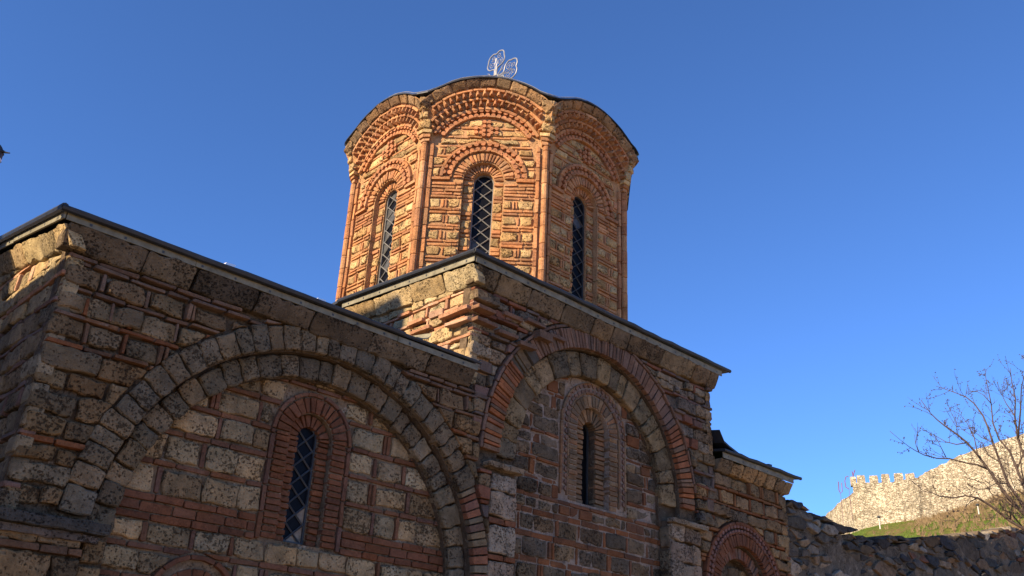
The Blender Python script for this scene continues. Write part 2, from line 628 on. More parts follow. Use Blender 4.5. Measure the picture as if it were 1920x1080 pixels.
def azp(px, dist, dz=0.0):
    """point seen at a picture position, at a horizontal distance (used once to survey the site)"""
    d = ROT @ Vector((px[0] - 960, -(px[1] - 540), -FPX))
    h = hypot(d.x, d.y)
    return Vector((CAM.x + d.x / h * dist, CAM.y + d.y / h * dist, CAM.z + d.z / h * dist + dz))


# ================================================================== CHURCH
CH = empty('church', (8.0, 10.8, 0.0), 'old Byzantine stone and brick church with octagonal domed drum', 'church')
FAC = Frame((0, 8.0), radians(270))
WST = Frame((2.2, 8.0), radians(180))
ARM = Frame((6.87, 8.0), radians(180))
EST = Frame((13.95, 8.0), radians(0))
ARE = Frame((11.93, 8.0), radians(0))

# masonry core: the walls the stones are bedded in
LA = (5.03, 2.86)      # west bay arch centre
MA = (9.28, 4.50)      # cross arm arch centre
RA = (12.62, 3.50)     # east bay arch centre
J = 0.075              # depth of the joints


def arc_pts(c, r, a0, a1, n):
    return [(c[0] + r * sin(a0 + (a1 - a0) * i / n), c[1] + r * cos(a0 + (a1 - a0) * i / n)) for i in range(n + 1)]


outline = [(2.2, -0.2), (2.9, -0.2)] + arc_pts(LA, 2.13, -pi / 2, pi / 2, 40) + [(7.16, -0.2), (7.78, -0.2), (7.78, 4.32), (7.46, 4.32)]
outline += arc_pts(MA, 1.82, -pi / 2, pi / 2, 40) + [(11.10, 4.28), (10.80, 4.28), (10.80, -0.2), (11.94, -0.2)]
outline += arc_pts(RA, 0.68, -pi / 2, pi / 2, 24) + [(13.30, -0.2), (13.95, -0.2), (13.95, 5.40), (11.93, 5.40), (11.93, 6.74), (6.87, 6.74), (6.87, 5.36), (2.2, 5.36)]
wallA = plate([outline], FAC, -J, 0.13, 'facade_wall', 'mortar', CH)
lo = [(2.75, -0.2), (3.15, -0.2)] + arc_pts(LA, 1.88, -pi / 2, pi / 2, 40) + [(6.91, -0.2), (7.3, -0.2), (7.3, 5.1), (2.75, 5.1)]
ringL = plate([lo], FAC, -0.125 - J, 0.13, 'arch_reveal', 'mortar', CH)
lo = [(7.40, 4.2), (7.82, 4.2)] + arc_pts(MA, 1.46, -pi / 2, pi / 2, 40) + [(10.74, 4.2), (11.2, 4.2), (11.2, 6.45), (7.40, 6.45)]
ringM = plate([lo], FAC, -0.105 - J, 0.13, 'arch_reveal', 'mortar', CH)
lo = [(11.8, -0.2), (12.12, -0.2)] + arc_pts(RA, 0.50, -pi / 2, pi / 2, 20) + [(13.12, -0.2), (13.45, -0.2), (13.45, 4.3), (11.8, 4.3)]
ringR = plate([lo], FAC, -0.12 - J, 0.14, 'arch_reveal', 'mortar', CH)
WL = (5.03, 4.17, 3.10)   # west bay window: centre, springing, sill
WM = (9.39, 5.27, 4.24)
LN, MN, RN = -0.245, -0.215, -0.25
lo = [(2.95, -0.2), (7.2, -0.2), (7.2, 4.9), (2.95, 4.9)]
tymL = plate([lo, arch_loop(WL[0], WL[1], 0.26, WL[2])], FAC, LN - .034, 0.13, 'tympanum', 'mortar_pale', CH)
lo = [(7.6, -0.2), (11.0, -0.2), (11.0, 6.15), (7.6, 6.15)]
tymM = plate([lo, arch_loop(WM[0], WM[1], 0.33, WM[2])], FAC, MN - .018, 0.13, 'tympanum', 'mortar_bright', CH)
lo = [(11.9, -0.2), (13.35, -0.2), (13.35, 4.15), (11.9, 4.15)]
tymR = plate([lo], FAC, RN - J, 0.1, 'blind_arch', 'mortar', CH)
lo = [(4.6, 2.95), (5.46, 2.95), (5.46, 4.6), (4.6, 4.6)]
jamL = plate([lo, arch_loop(WL[0], WL[1] + 0.03, 0.125, WL[2] + 0.02)], FAC, LN - 0.12, 0.12, 'window_jamb', 'mortar_pale', CH)
lo = [(8.95, 4.1), (9.83, 4.1), (9.83, 5.75), (8.95, 5.75)]
jamM = plate([lo, arch_loop(WM[0], WM[1] + 0.03, 0.13, WM[2] + 0.02)], FAC, MN - 0.12, 0.2, 'window_jamb', 'mortar', CH)
# sides and body
wwall = plate([[(-5.6, -0.2), (-.06, -0.2), (-.06, 5.37), (-2.8, 5.86), (-5.6, 5.36)]], WST, -J, 0.3, 'side_wall', 'mortar', CH)
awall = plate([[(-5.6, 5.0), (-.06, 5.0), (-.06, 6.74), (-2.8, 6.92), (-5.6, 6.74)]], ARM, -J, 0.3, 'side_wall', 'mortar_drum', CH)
ewall = plate([[(.06, -0.2), (5.6, -0.2), (5.6, 5.40), (2.8, 5.8), (.06, 5.40)]], EST, -J, 0.3, 'side_wall', 'mortar', CH)
ewall2 = plate([[(.06, 5.0), (5.6, 5.0), (5.6, 6.74), (2.8, 6.92), (.06, 6.74)]], ARE, -J, 0.3, 'side_wall', 'mortar', CH)
gb = Geo()
gb.box(2.55, 13.6, 13.3, 13.58, -0.2, 5.30)
gb.box(7.2, 11.6, 13.3, 13.62, 5.30, 6.7)
gb.build('side_wall', 'mortar', CH)


# ---- facade fields
def clipL(poly):
    poly = clip_out_circle(poly, LA[0], LA[1], 2.40)
    return poly


def clipWMid(poly):
    poly = clip_out_circle(poly, MA[0], MA[1], 2.18) if centroid(poly)[1] > 4.3 else poly
    return poly


def west_span(za, zb):
    # stretch left of the arch and, above it, right across to the cross arm
    out = []
    zm = zb
    dz = zm - LA[1]
    if dz >= 2.40:
        return [(2.2, 6.93)]
    hw = sqrt(max(0.0, 2.40 ** 2 - max(dz, 0.0) ** 2))
    if 5.03 - hw > 2.22: out.append((2.2, 5.03 - hw + 0.04))
    if 5.03 + hw < 7.1: out.append((5.03 + hw - 0.04, 7.12))
    return out


# left bay, lower corner pier under its dark ledge, then the spandrel
lay(FAC, wallA, 2.2, 2.9, 2.05, [('B', .07), ('T', .22), ('B', .065), ('T', .24), ('B', .07), ('T', .2)], 0.0, PAL_CORNER, None, span=lambda a, b: [(2.2, 2.9)])
lay(FAC, wallA, 2.2, 7, 2.99, [('T', .17), ('T', .17), ('T', .16), ('B', .06), ('T', .18), ('T', .2), ('T', .19), ('T', .2), ('B', .055), ('S', .2), ('B', .05), ('S', .18)],
    0.0, PAL_CORNER, clipL, span=west_span, proud=0.02, drift=.012, gap=.018, missing=.015)
lay(FAC, wallA, 2.2, 7, 4.57, [('B', .055), ('S', .2), ('B', .05), ('S', .185), ('B', .055), ('B', .055)], 0.0, PAL_SPAN, clipL, span=west_span, drift=0.008, proud=0.022, gap=.022, missing=.035)
lay(FAC, wallA, 7.1, 7.34, 2.99, [('R', .15), ('B', .055), ('R', .16), ('R', .14), ('B', .05), ('R', .17), ('R', .15), ('B', .05), ('R', .16), ('R', .14), ('B', .05)], 0.0, PAL_ROUGH, clipL, span=lambda a, b: [(7.13, 7.34)], proud=.018)
# leaning cornice stones below each eave
def cornice(fr, owner, u0, u1, z0, z1, out, tints, wmin=0.34, wmax=0.85, slope=0.0):
    u = u0
    while u < u1 - 0.02:
        w = min(rnd.uniform(wmin, wmax), u1 - u)
        if u1 - (u + w) < 0.15: w = u1 - u
        q = [(a, b + slope * a) for a, b in rect(u + .006, u + w - .006, z0, z1, 0.004)]
        block(fr, q, 0.02, owner, 'cornice_stone', rnd.choice(tints),
              nfun=lambda p: out * (p[1] - slope * p[0] - z0) / (z1 - z0), **STONE)
        u += w
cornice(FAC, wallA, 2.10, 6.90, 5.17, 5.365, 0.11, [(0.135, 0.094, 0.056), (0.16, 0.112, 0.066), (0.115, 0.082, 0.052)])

# arch of the left bay: two rings of tuff, a brick leg at the right
TR = [(0.20, 0.145, 0.085), (0.23, 0.165, 0.095), (0.17, 0.126, 0.077)]
TB = [(0.22, 0.095, 0.055), (0.25, 0.10, 0.05), (0.18, 0.105, 0.07)]
ring(FAC, wallA, LA[0], LA[1], 2.13, 2.40, -1.52, 1.05, 0.19, 0.0, TR, 'arch_stone', STONE)
ring(FAC, wallA, LA[0], LA[1], 2.13, 2.36, 1.05, 1.57, 0.085, 0.0, TB + TR, 'arch_brick', dict(BRICK, jit=.006))
ring(FAC, ringL, LA[0], LA[1], 1.88, 2.12, -1.57, 1.57, 0.21, -0.125, TR, 'arch_stone', STONE)
lay(FAC, wallA, 7.17, 7.33, 1.9, [('C', .07), ('C', .07)] * 7, 0.0, PAL_CORNER, None, span=lambda a, b: [(7.165, 7.33)])
lay(FAC, ringL, 6.92, 7.15, 1.9, [('T', .24)] * 4, -0.125, PAL_MID, None, span=lambda a, b: [(6.92, 7.15)])
lay(FAC, ringL, 2.9, 3.14, 1.9, [('T', .24)] * 4, -0.125, PAL_CORNER, None, span=lambda a, b: [(2.92, 3.14)])


# window surrounds: outer ring, stepped inner ring and brick jambs
def surround(fr, own_out, own_in, cu, cz, zb, r_in, r_mid, r_out, n_out, n_in, tints, rows, z_rise, both=True, w=0.075):
    ring(fr, own_out, cu, cz, r_mid, r_out, -1.57, 1.57, w, n_out, tints, 'arch_brick', dict(BRICK, jit=.004))
    ring(fr, own_in, cu, cz, r_in, r_mid - 0.0, -1.57, 1.57, w * 0.8, n_in, tints, 'arch_brick', dict(BRICK, jit=.004))
    z = zb
    while z < cz - 0.02:
        h = min(z_rise, cz - z)
        for s in (-1, 1):
            for (ra, rb, n0, ow) in ((r_mid, r_out, n_out, own_out), (r_in, r_mid, n_in, own_in)):
                ua, ub = sorted((cu + s * (ra + 0.002), cu + s * (rb - 0.008)))
                block(fr, rect(ua + rnd.uniform(-.006, .006), ub + rnd.uniform(-.006, .006), z + .007, z + h - .007, 0.003), n0 + rnd.uniform(-.01, .008), ow,
                      'jamb_brick', rnd.choice(tints), **BRICK)
        z += h


RB = PAL_RED['brick']
surround(FAC, tymL, jamL, *WL, 0.125, 0.26, 0.43, LN, LN - 0.08, RB, 0, 0.064)
ring(FAC, tymL, WL[0], WL[1], 0.435, 0.485, -1.57, 1.57, 0.2, LN + .004, PAL_TYMP['brick'], 'arch_brick', BRICK, arc=True)
for s in (-1, 1):
    z = WL[2] - 0.02
    while z < WL[1] - 0.03:
        h = min(0.26, WL[1] - z)
        ua, ub = sorted((WL[0] + s * 0.437, WL[0] + s * 0.483))
        block(FAC, rect(ua, ub, z + .005, z + h - .005), LN + .004, tymL, 'jamb_brick', rnd.choice(PAL_TYMP['brick']), **BRICK)
        z += h


def window_gap(W, r, pad, lo_, hi_, zbot):
    def f(za, zb):
        if zb <= zbot or za >= W[1] + r + pad: return [(lo_, hi_)]
        if za >= W[1]:
            hw = sqrt(max(0.0, (r + pad) ** 2 - (za - W[1]) ** 2))
        else:
            hw = r + pad
        return [(lo_, W[0] - hw), (W[0] + hw, hi_)]
    return f


def clipLT(poly):
    c = centroid(poly)
    if c[1] > LA[1]: poly = clip_in_circle(poly, LA[0], LA[1], 1.93)
    if len(poly) >= 3 and c[1] > WL[1] - .1: poly = clip_out_circle(poly, WL[0], WL[1], 0.495)
    return poly


BW = (4.03, 2.40, 0.46)    # small blind brick arch low in the left bay


def clipLT2(poly):
    return clip_out_circle(poly, BW[0], BW[1], BW[2])


lay(FAC, tymL, 3.1, 6.95, 2.10, [('S', .2), ('B', .06), ('S', .2), ('B', .06), ('S', .2), ('B', .06)], LN, PAL_TYMP, clipLT2, span=lambda a, b: [(3.12, 6.95)])
lay(FAC, tymL, 3.1, 6.95, 2.88, [('S', .185)], LN, PAL_TYMP, clipLT2, span=lambda a, b: [(3.12, 6.95)])
lay(FAC, tymL, 3.1, 6.95, 3.065, [('B', .075), ('C', .095), ('B', .075)], LN, PAL_RED, clipLT, span=window_gap(WL, .48, .01, 3.12, 6.95, 3.06))
lay(FAC, tymL, 3.1, 6.95, 3.31, [('S', .25), ('B', .058), ('S', .24), ('B', .058), ('S', .22), ('B', .058), ('S', .22), ('B', .055), ('S', .2), ('B', .05), ('S', .15)],
    LN, PAL_TYMP, clipLT, span=window_gap(WL, .48, .01, 3.12, 6.95, 3.1), proud=0.015)
ring(FAC, tymL, BW[0], BW[1], 0.40, 0.455, -1.3, 1.3, 0.22, LN + 0.02, RB, 'arch_brick', BRICK, arc=True)
ring(FAC, tymL, BW[0], BW[1], 0.22, 0.34, -1.3, 1.3, 0.11, LN - 0.01, RB, 'arch_brick', BRICK)

# ---- cross arm facade
lay(FAC, wallA, 7.3, 7.78, 1.9, [('T', .3), ('B', .07), ('T', .33), ('T', .3), ('T', .36), ('B', .07), ('T', .34), ('B', .075), ('T', .3), ('T', .24)], 0.0,
    dict(stone=[(0.34, 0.25, 0.165), (0.30, 0.22, 0.145)], brick=PAL_RED['brick']), None, span=lambda a, b: [(7.34, 7.78)])
lay(FAC, wallA, 10.8, 11.5, 2.4, [('T', .3), ('B', .08), ('T', .28), ('T', .3), ('B', .07), ('T', .3), ('T', .28), ('T', .24)], 0.0,
    dict(stone=[(0.30, 0.225, 0.15), (0.26, 0.19, 0.13)], brick=PAL_RED['brick']), lambda p: clip_out_circle(p, RA[0], RA[1], 1.06), span=lambda a, b: [(10.8, 11.5)])
OR = [(0.19, 0.108, 0.07), (0.215, 0.12, 0.075), (0.17, 0.105, 0.072)]
ORR = [(0.31, 0.115, 0.045), (0.26, 0.10, 0.045), (0.20, 0.115, 0.065)]
ring(FAC, wallA, MA[0], MA[1], 1.82, 2.11, -1.57, -0.95, 0.062, 0.0, ORR, 'arch_brick', dict(BRICK, jit=.006), wvar=.35, proud=.012)
ring(FAC, wallA, MA[0], MA[1], 1.82, 2.11, -0.95, -0.72, 0.10, -0.02, PAL_ROUGH['stone'], 'arch_brick', dict(BRICK, jit=.01), wvar=.4, proud=.02)
ring(FAC, wallA, MA[0], MA[1], 1.82, 2.11, -0.72, 0.25, 0.062, 0.0, OR, 'arch_brick', dict(BRICK, jit=.006), wvar=.3, proud=.012)
ring(FAC, wallA, MA[0], MA[1], 1.82, 2.11, 0.25, 0.95, 0.11, 0.0, OR, 'arch_brick', dict(BRICK, jit=.006), wvar=.3)
ring(FAC, wallA, MA[0], MA[1], 1.82, 2.11, 0.95, 1.57, 0.075, 0.0, ORR, 'arch_brick', dict(BRICK, jit=.006), wvar=.3)
ring(FAC, wallA, MA[0], MA[1], 2.115, 2.165, -1.57, 1.45, 0.24, 0.012, OR, 'arch_brick', BRICK, arc=True, proud=.012)
ring(FAC, ringM, MA[0], MA[1], 1.46, 1.81, -1.57, 1.57, 0.26, -0.105, [(0.25, 0.175, 0.092), (0.21, 0.15, 0.08), (0.29, 0.205, 0.105), (0.18, 0.13, 0.075)], 'arch_stone', STONE, wvar=.4)


def mid_span(za, zb):
    out = []
    dz = zb - MA[1]
    if dz >= 2.18: return [(6.87, 11.93)]
    hw = sqrt(max(0.0, 2.18 ** 2 - max(dz, 0.0) ** 2))
    if zb > 5.2 and 9.28 - hw > 6.9: out.append((6.87, 9.28 - hw + .05))
    elif 9.28 - hw > 7.12: out.append((7.12 if zb < 4.6 else 6.98, 9.28 - hw + .03))
    if 9.28 + hw < 11.9: out.append((9.28 + hw - .05, 11.93))
    return out


lay(FAC, wallA, 6.87, 11.93, 4.36, [('R', .13), ('B', .055), ('R', .18), ('R', .14), ('B', .05), ('R', .17), ('B', .05), ('R', .13), ('R', .17)], 0.0, PAL_ROUGH, clipWMid, span=mid_span, proud=0.03, drift=0.012)
lay(FAC, wallA, 6.87, 11.93, 5.43, [('R', .16), ('T', .2), ('R', .12), ('B', .05), ('T', .2), ('B', .055), ('R', .11), ('S', .13), ('B', .055)], 0.0,
    dict(stone=[(0.26, 0.19, 0.12), (0.20, 0.15, 0.105), (0.29, 0.215, 0.135)], brick=PAL_ROUGH['brick']), clipWMid, span=mid_span, proud=0.03, drift=0.012)
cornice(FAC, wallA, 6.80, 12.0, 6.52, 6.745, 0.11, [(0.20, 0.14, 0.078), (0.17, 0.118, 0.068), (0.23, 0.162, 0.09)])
# the broken corner: bricks that stick out and a hole
for (u, z, w, h, n) in [(6.86, 6.02, .36, .05, .10), (6.84, 6.16, .30, .055, .14), (7.25, 5.98, .34, .05, .09), (7.62, 5.93, .30, .05, .10), (7.95, 6.13, .26, .11, .10),
                        (7.35, 6.26, .34, .05, .06), (7.75, 6.30, .36, .05, .07), (8.2, 6.24, .3, .05, .05), (6.87, 6.33, .4, .13, .06)]:
    block(FAC, rect(u, u + w, z, z + h, .004), n, wallA, 'brick' if h < .12 else 'stone', rnd.choice(OR if h < .12 else PAL_EAST['stone']), **dict(BRICK if h < .12 else STONE, depth=.16))

# window of the cross arm with its pierced ceramic band
TW = [(0.20, 0.12, 0.065), (0.23, 0.12, 0.06), (0.18, 0.12, 0.07), (0.24, 0.15, 0.08)]
surround(FAC, tymM, jamM, *WM, 0.13, 0.33, 0.50, MN, MN - 0.085, TW, 0, 0.068)
for (ra, rb) in ((0.505, 0.545), (0.635, 0.675)):
    ring(FAC, tymM, WM[0], WM[1], ra, rb, -1.57, 1.57, 0.2, MN + .01, TW, 'arch_brick', BRICK, arc=True)
    for s in (-1, 1):
        z = WM[2] + 0.05
        while z < WM[1] - .03:
            h = min(.26, WM[1] - z)
            ua, ub = sorted((WM[0] + s * (ra + .003), WM[0] + s * (rb - .003)))
            block(FAC, rect(ua, ub, z + .004, z + h - .004), MN + .01, tymM, 'jamb_brick', rnd.choice(TW), **BRICK)
            z += h


def star_band(fr, owner, centres, s, n0, tint):
    """a band of small clay rosettes that leave star-shaped holes: (u, z, tangent u, tangent z) per cell"""
    for (u, z, tu, tz) in centres:
        for sd in (-1, 1):
            cu, cz = u - tz * sd * s * 0.5 + tu * s * 0.5, z + tu * sd * s * 0.5 + tz * s * 0.5
            r = s * 0.40
            k = 8
            ring_ = [(cu + r * cos(2 * pi * i / k), cz + r * sin(2 * pi * i / k)) for i in range(k)]
            v = [fr.P(a, b, n0 - 0.07) for a, b in ring_] + [fr.P(a, b, n0) for a, b in ring_]
            f = [(i, (i + 1) % k, k + (i + 1) % k, k + i) for i in range(k)] + [tuple(range(k, 2 * k))]
            store(fr, v, f, 'brick', 'ceramic_band', owner, jitter_tint(tint), hidden=True)


def arc_cells(cu, cz, r, t0, t1, s):
    n = max(1, int((t1 - t0) * r / s))
    return [(cu + r * sin(t0 + (t1 - t0) * i / n), cz + r * cos(t0 + (t1 - t0) * i / n),
             cos(t0 + (t1 - t0) * i / n), -sin(t0 + (t1 - t0) * i / n)) for i in range(n)]


star_band(FAC, tymM, arc_cells(WM[0], WM[1], 0.59, -1.57, 1.57, .085), .085, MN + .004, (0.20, 0.12, 0.085))
for s in (-1, 1):
    star_band(FAC, tymM, [(WM[0] + s * .59, WM[1] - .085 * (i + 1), 0, 1) for i in range(11)], .085, MN + .004, (0.20, 0.12, 0.085))


def clipMT(poly):
    c = centroid(poly)
    if c[1] > MA[1]: poly = clip_in_circle(poly, MA[0], MA[1], 1.52)
    if len(poly) >= 3 and c[1] > WM[1] - .1: poly = clip_out_circle(poly, WM[0], WM[1], 0.685)
    return poly


lay(FAC, tymM, 7.7, 10.95, 2.3, [('S', .2), ('B', .075), ('S', .21), ('B', .08), ('S', .21), ('B', .08), ('S', .21), ('B', .08), ('S', .21), ('B', .08), ('S', .21), ('B', .08), ('R', .13), ('B', .06)], MN,
    PAL_MID, clipMT, span=window_gap(WM, .675, .01, 7.72, 10.9, 4.27), proud=.015)
lay(FAC, tymM, 7.7, 10.95, 4.205, [('S', .18), ('B', .055), ('S', .19), ('B', .05), ('S', .18), ('R', .13), ('B', .05), ('S', .18), ('R', .16), ('S', .18), ('B', .05), ('R', .18), ('R', .15)], MN,
    PAL_MID, clipMT, span=window_gap(WM, .675, .01, 7.72, 10.9, 4.27), proud=.02, drift=.006)
for zz in (4.2, 3.6, 3.0):
    pass

# ---- east bay
def clipR(poly):
    return clip_out_circle(poly, RA[0], RA[1], 1.06)


def east_span(za, zb):
    if zb > 5.0: return [(11.93, 13.95)]
    dz = zb - RA[1]
    if dz >= 1.06: return [(11.35 if zb < 5.0 else 11.93, 13.95)]
    hw = sqrt(max(0., 1.06 ** 2 - max(dz, 0) ** 2))
    out = []
    if RA[0] - hw > 11.62: out.append((11.5, RA[0] - hw + .03))
    if RA[0] + hw < 13.9: out.append((RA[0] + hw - .03, 13.95))
    return out


def clipR2(poly):
    poly = clipR(poly)
    if len(poly) >= 3: poly = clip_out_circle(poly, MA[0], MA[1], 2.18)
    return poly


lay(FAC, wallA, 11.5, 13.95, 2.9, [('T', .18), ('B', .065)] * 3 + [('S', .19), ('B', .065), ('B', .06), ('T', .18), ('S', .16), ('B', .05), ('S', .2), ('T', .17), ('B', .05), ('S', .2), ('B', .05), ('S', .2)], 0.0, PAL_EAST, clipR2, span=east_span, proud=.02)
cornice(FAC, wallA, 11.95, 14.02, 5.22, 5.405, 0.1, PAL_EAST['stone'], .25, .45)
ring(FAC, wallA, RA[0], RA[1], 0.985, 1.045, -1.57, 1.57, 0.2, 0.01, RB, 'arch_brick', BRICK, arc=True)
star_band(FAC, wallA, arc_cells(RA[0], RA[1], 0.935, -1.57, 1.57, .085), .085, 0.004, (0.22, 0.11, 0.08))
ring(FAC, wallA, RA[0], RA[1], 0.865, 0.90, -1.57, 1.57, 0.2, 0.01, RB, 'arch_brick', BRICK, arc=True)
ring(FAC, wallA, RA[0], RA[1], 0.68, 0.86, -1.57, 1.57, 0.07, 0.0, RB, 'arch_brick', BRICK)
ring(FAC, ringR, RA[0], RA[1], 0.50, 0.68, -1.57, 1.57, 0.07, -0.12, TB, 'arch_brick', BRICK)
lay(FAC, tymR, 11.95, 13.3, 2.4, [('T', .25)] * 6, RN, PAL_EAST, lambda p: clip_in_circle(p, RA[0], RA[1], .55) if centroid(p)[1] > 3.5 else p, span=lambda a, b: [(12.1, 13.14)])

# ---- west wall and the sunlit side of the cross arm
WROWS = [('T', .2), ('B', .055), ('T', .2), ('T', .17), ('B', .055), ('T', .2), ('S', .18), ('B', .055), ('T', .18), ('B', .05), ('T', .2), ('B', .055), ('T', .19), ('B', .05)]
def clipW(p):
    p = clip_half(p, 0.179, 1.0, 5.17)
    return clip_half(p, -0.179, 1.0, 6.172) if len(p) >= 3 else p
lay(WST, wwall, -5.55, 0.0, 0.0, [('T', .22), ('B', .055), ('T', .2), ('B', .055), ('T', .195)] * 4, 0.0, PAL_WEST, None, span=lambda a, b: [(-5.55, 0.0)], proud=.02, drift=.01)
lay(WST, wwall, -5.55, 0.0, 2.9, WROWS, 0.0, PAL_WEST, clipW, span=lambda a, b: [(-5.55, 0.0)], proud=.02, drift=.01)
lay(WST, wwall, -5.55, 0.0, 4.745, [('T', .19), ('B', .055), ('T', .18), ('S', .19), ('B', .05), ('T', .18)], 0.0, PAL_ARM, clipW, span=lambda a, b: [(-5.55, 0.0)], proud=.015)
def rake_cornice():
    u = 0.10
    while u > -3.4:
        w = rnd.uniform(.3, .5)
        z0 = 5.165 - (u - .1) * .179
        poly = [(u - w + .006, z0 + w * .179), (u - .006, z0), (u - .006, z0 + .195), (u - w + .006, z0 + w * .179 + .195)]
        block(WST, poly, 0.02, wwall, 'cornice_stone', rnd.choice(PAL_ARM['stone']), nfun=lambda p: .1 * (p[1] - (5.165 - (p[0] - .1) * .179)) / .195, **STONE)
        u -= w
rake_cornice()
lay(WST, wwall, -5.55, -2.6, 5.585, [('T', .16), ('T', .15)], .03, PAL_ARM, lambda p: clip_half(clip_half(p, .179, 1., 5.365), -.179, 1., 6.36) if len(clip_half(p, .179, 1., 5.365)) >= 3 else [], span=lambda a, b: [(-4.6, -3.3)])
AROWS = [('T', .15), ('B', .05), ('R', .12), ('T', .16), ('R', .11), ('B', .05), ('T', .19), ('B', .055), ('S', .13), ('B', .05), ('S', .15), ('B', .05), ('T', .14), ('B', .05), ('T', .12)]
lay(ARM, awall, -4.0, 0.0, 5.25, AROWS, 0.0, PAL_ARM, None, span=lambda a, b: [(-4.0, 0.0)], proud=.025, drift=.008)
cornice(ARM, awall, -4.0, 0.10, 6.525, 6.755, 0.1, PAL_ARM['stone'], slope=-.061)
for (u, z, w, h, n) in [(-0.55, 6.16, .55, .055, .10), (-0.42, 6.02, .42, .05, .09), (-1.15, 6.11, .4, .05, .07), (-1.7, 5.98, .38, .09, .09), (-1.25, 6.27, .3, .05, .05), (-2.3, 6.02, .35, .05, .06), (-0.8, 6.25, .26, .09, .05)]:
    block(ARM, rect(u, u + w, z, z + h, .004), n, awall, 'brick', rnd.choice(PAL_ARM['brick']), **dict(BRICK, depth=.14))
lay(ARE, ewall2, 0, 1.5, 5.42, [('T', .2), ('B', .05), ('T', .2), ('R', .14), ('B', .05), ('T', .2), ('T', .2)], 0.0, PAL_EAST, None, span=lambda a, b: [(0.0, 1.5)], proud=.05, hidden=True)
lay(EST, ewall, 0, 1.2, 3.0, [('T', .2), ('B', .06), ('T', .22)] * 5, 0.0, PAL_EAST, None, span=lambda a, b: [(0.0, 1.2)], proud=.03, hidden=True)

# ---- ledges on which the arches stand
def ledge(x0, x1, z0, z1, n, tint, owner):
    block(FAC, rect(x0, x1, z0, z1, .006), n, owner, 'capital', tint, **dict(STONE, depth=n + .05, seg=.1, jit=.008))
ledge(2.16, 3.06, 2.83, 2.93, 0.09, (0.085, 0.068, 0.05), wallA)
ledge(2.2, 3.0, 2.76, 2.825, 0.03, (0.16, 0.12, 0.09), wallA)
ledge(7.22, 7.82, 4.30, 4.37, 0.07, (0.27, 0.21, 0.14), wallA)
ledge(10.76, 11.62, 4.24, 4.31, 0.07, (0.30, 0.235, 0.16), wallA)
# jamb of the right pilaster, turned towards us
PJ = Frame((10.8, 8.0), radians(180))
lay(PJ, wallA, -.21, 0, 2.4, [('T', .3)] * 6, 0.012, PAL_MID, None, span=lambda a, b: [(-.21, -.02)])

# ================================================================== DRUM
DC = (9.5, 10.767)
DA = 2.246
T8 = tan(pi / 8)
OC = 9.39           # centre of the outer arch of each face
IC = 9.02           # springing of the window arch
FACES = [radians(a) for a in (135, 180, 225, 270, 315)]


def halfw(n):
    return T8 * (DA + n)


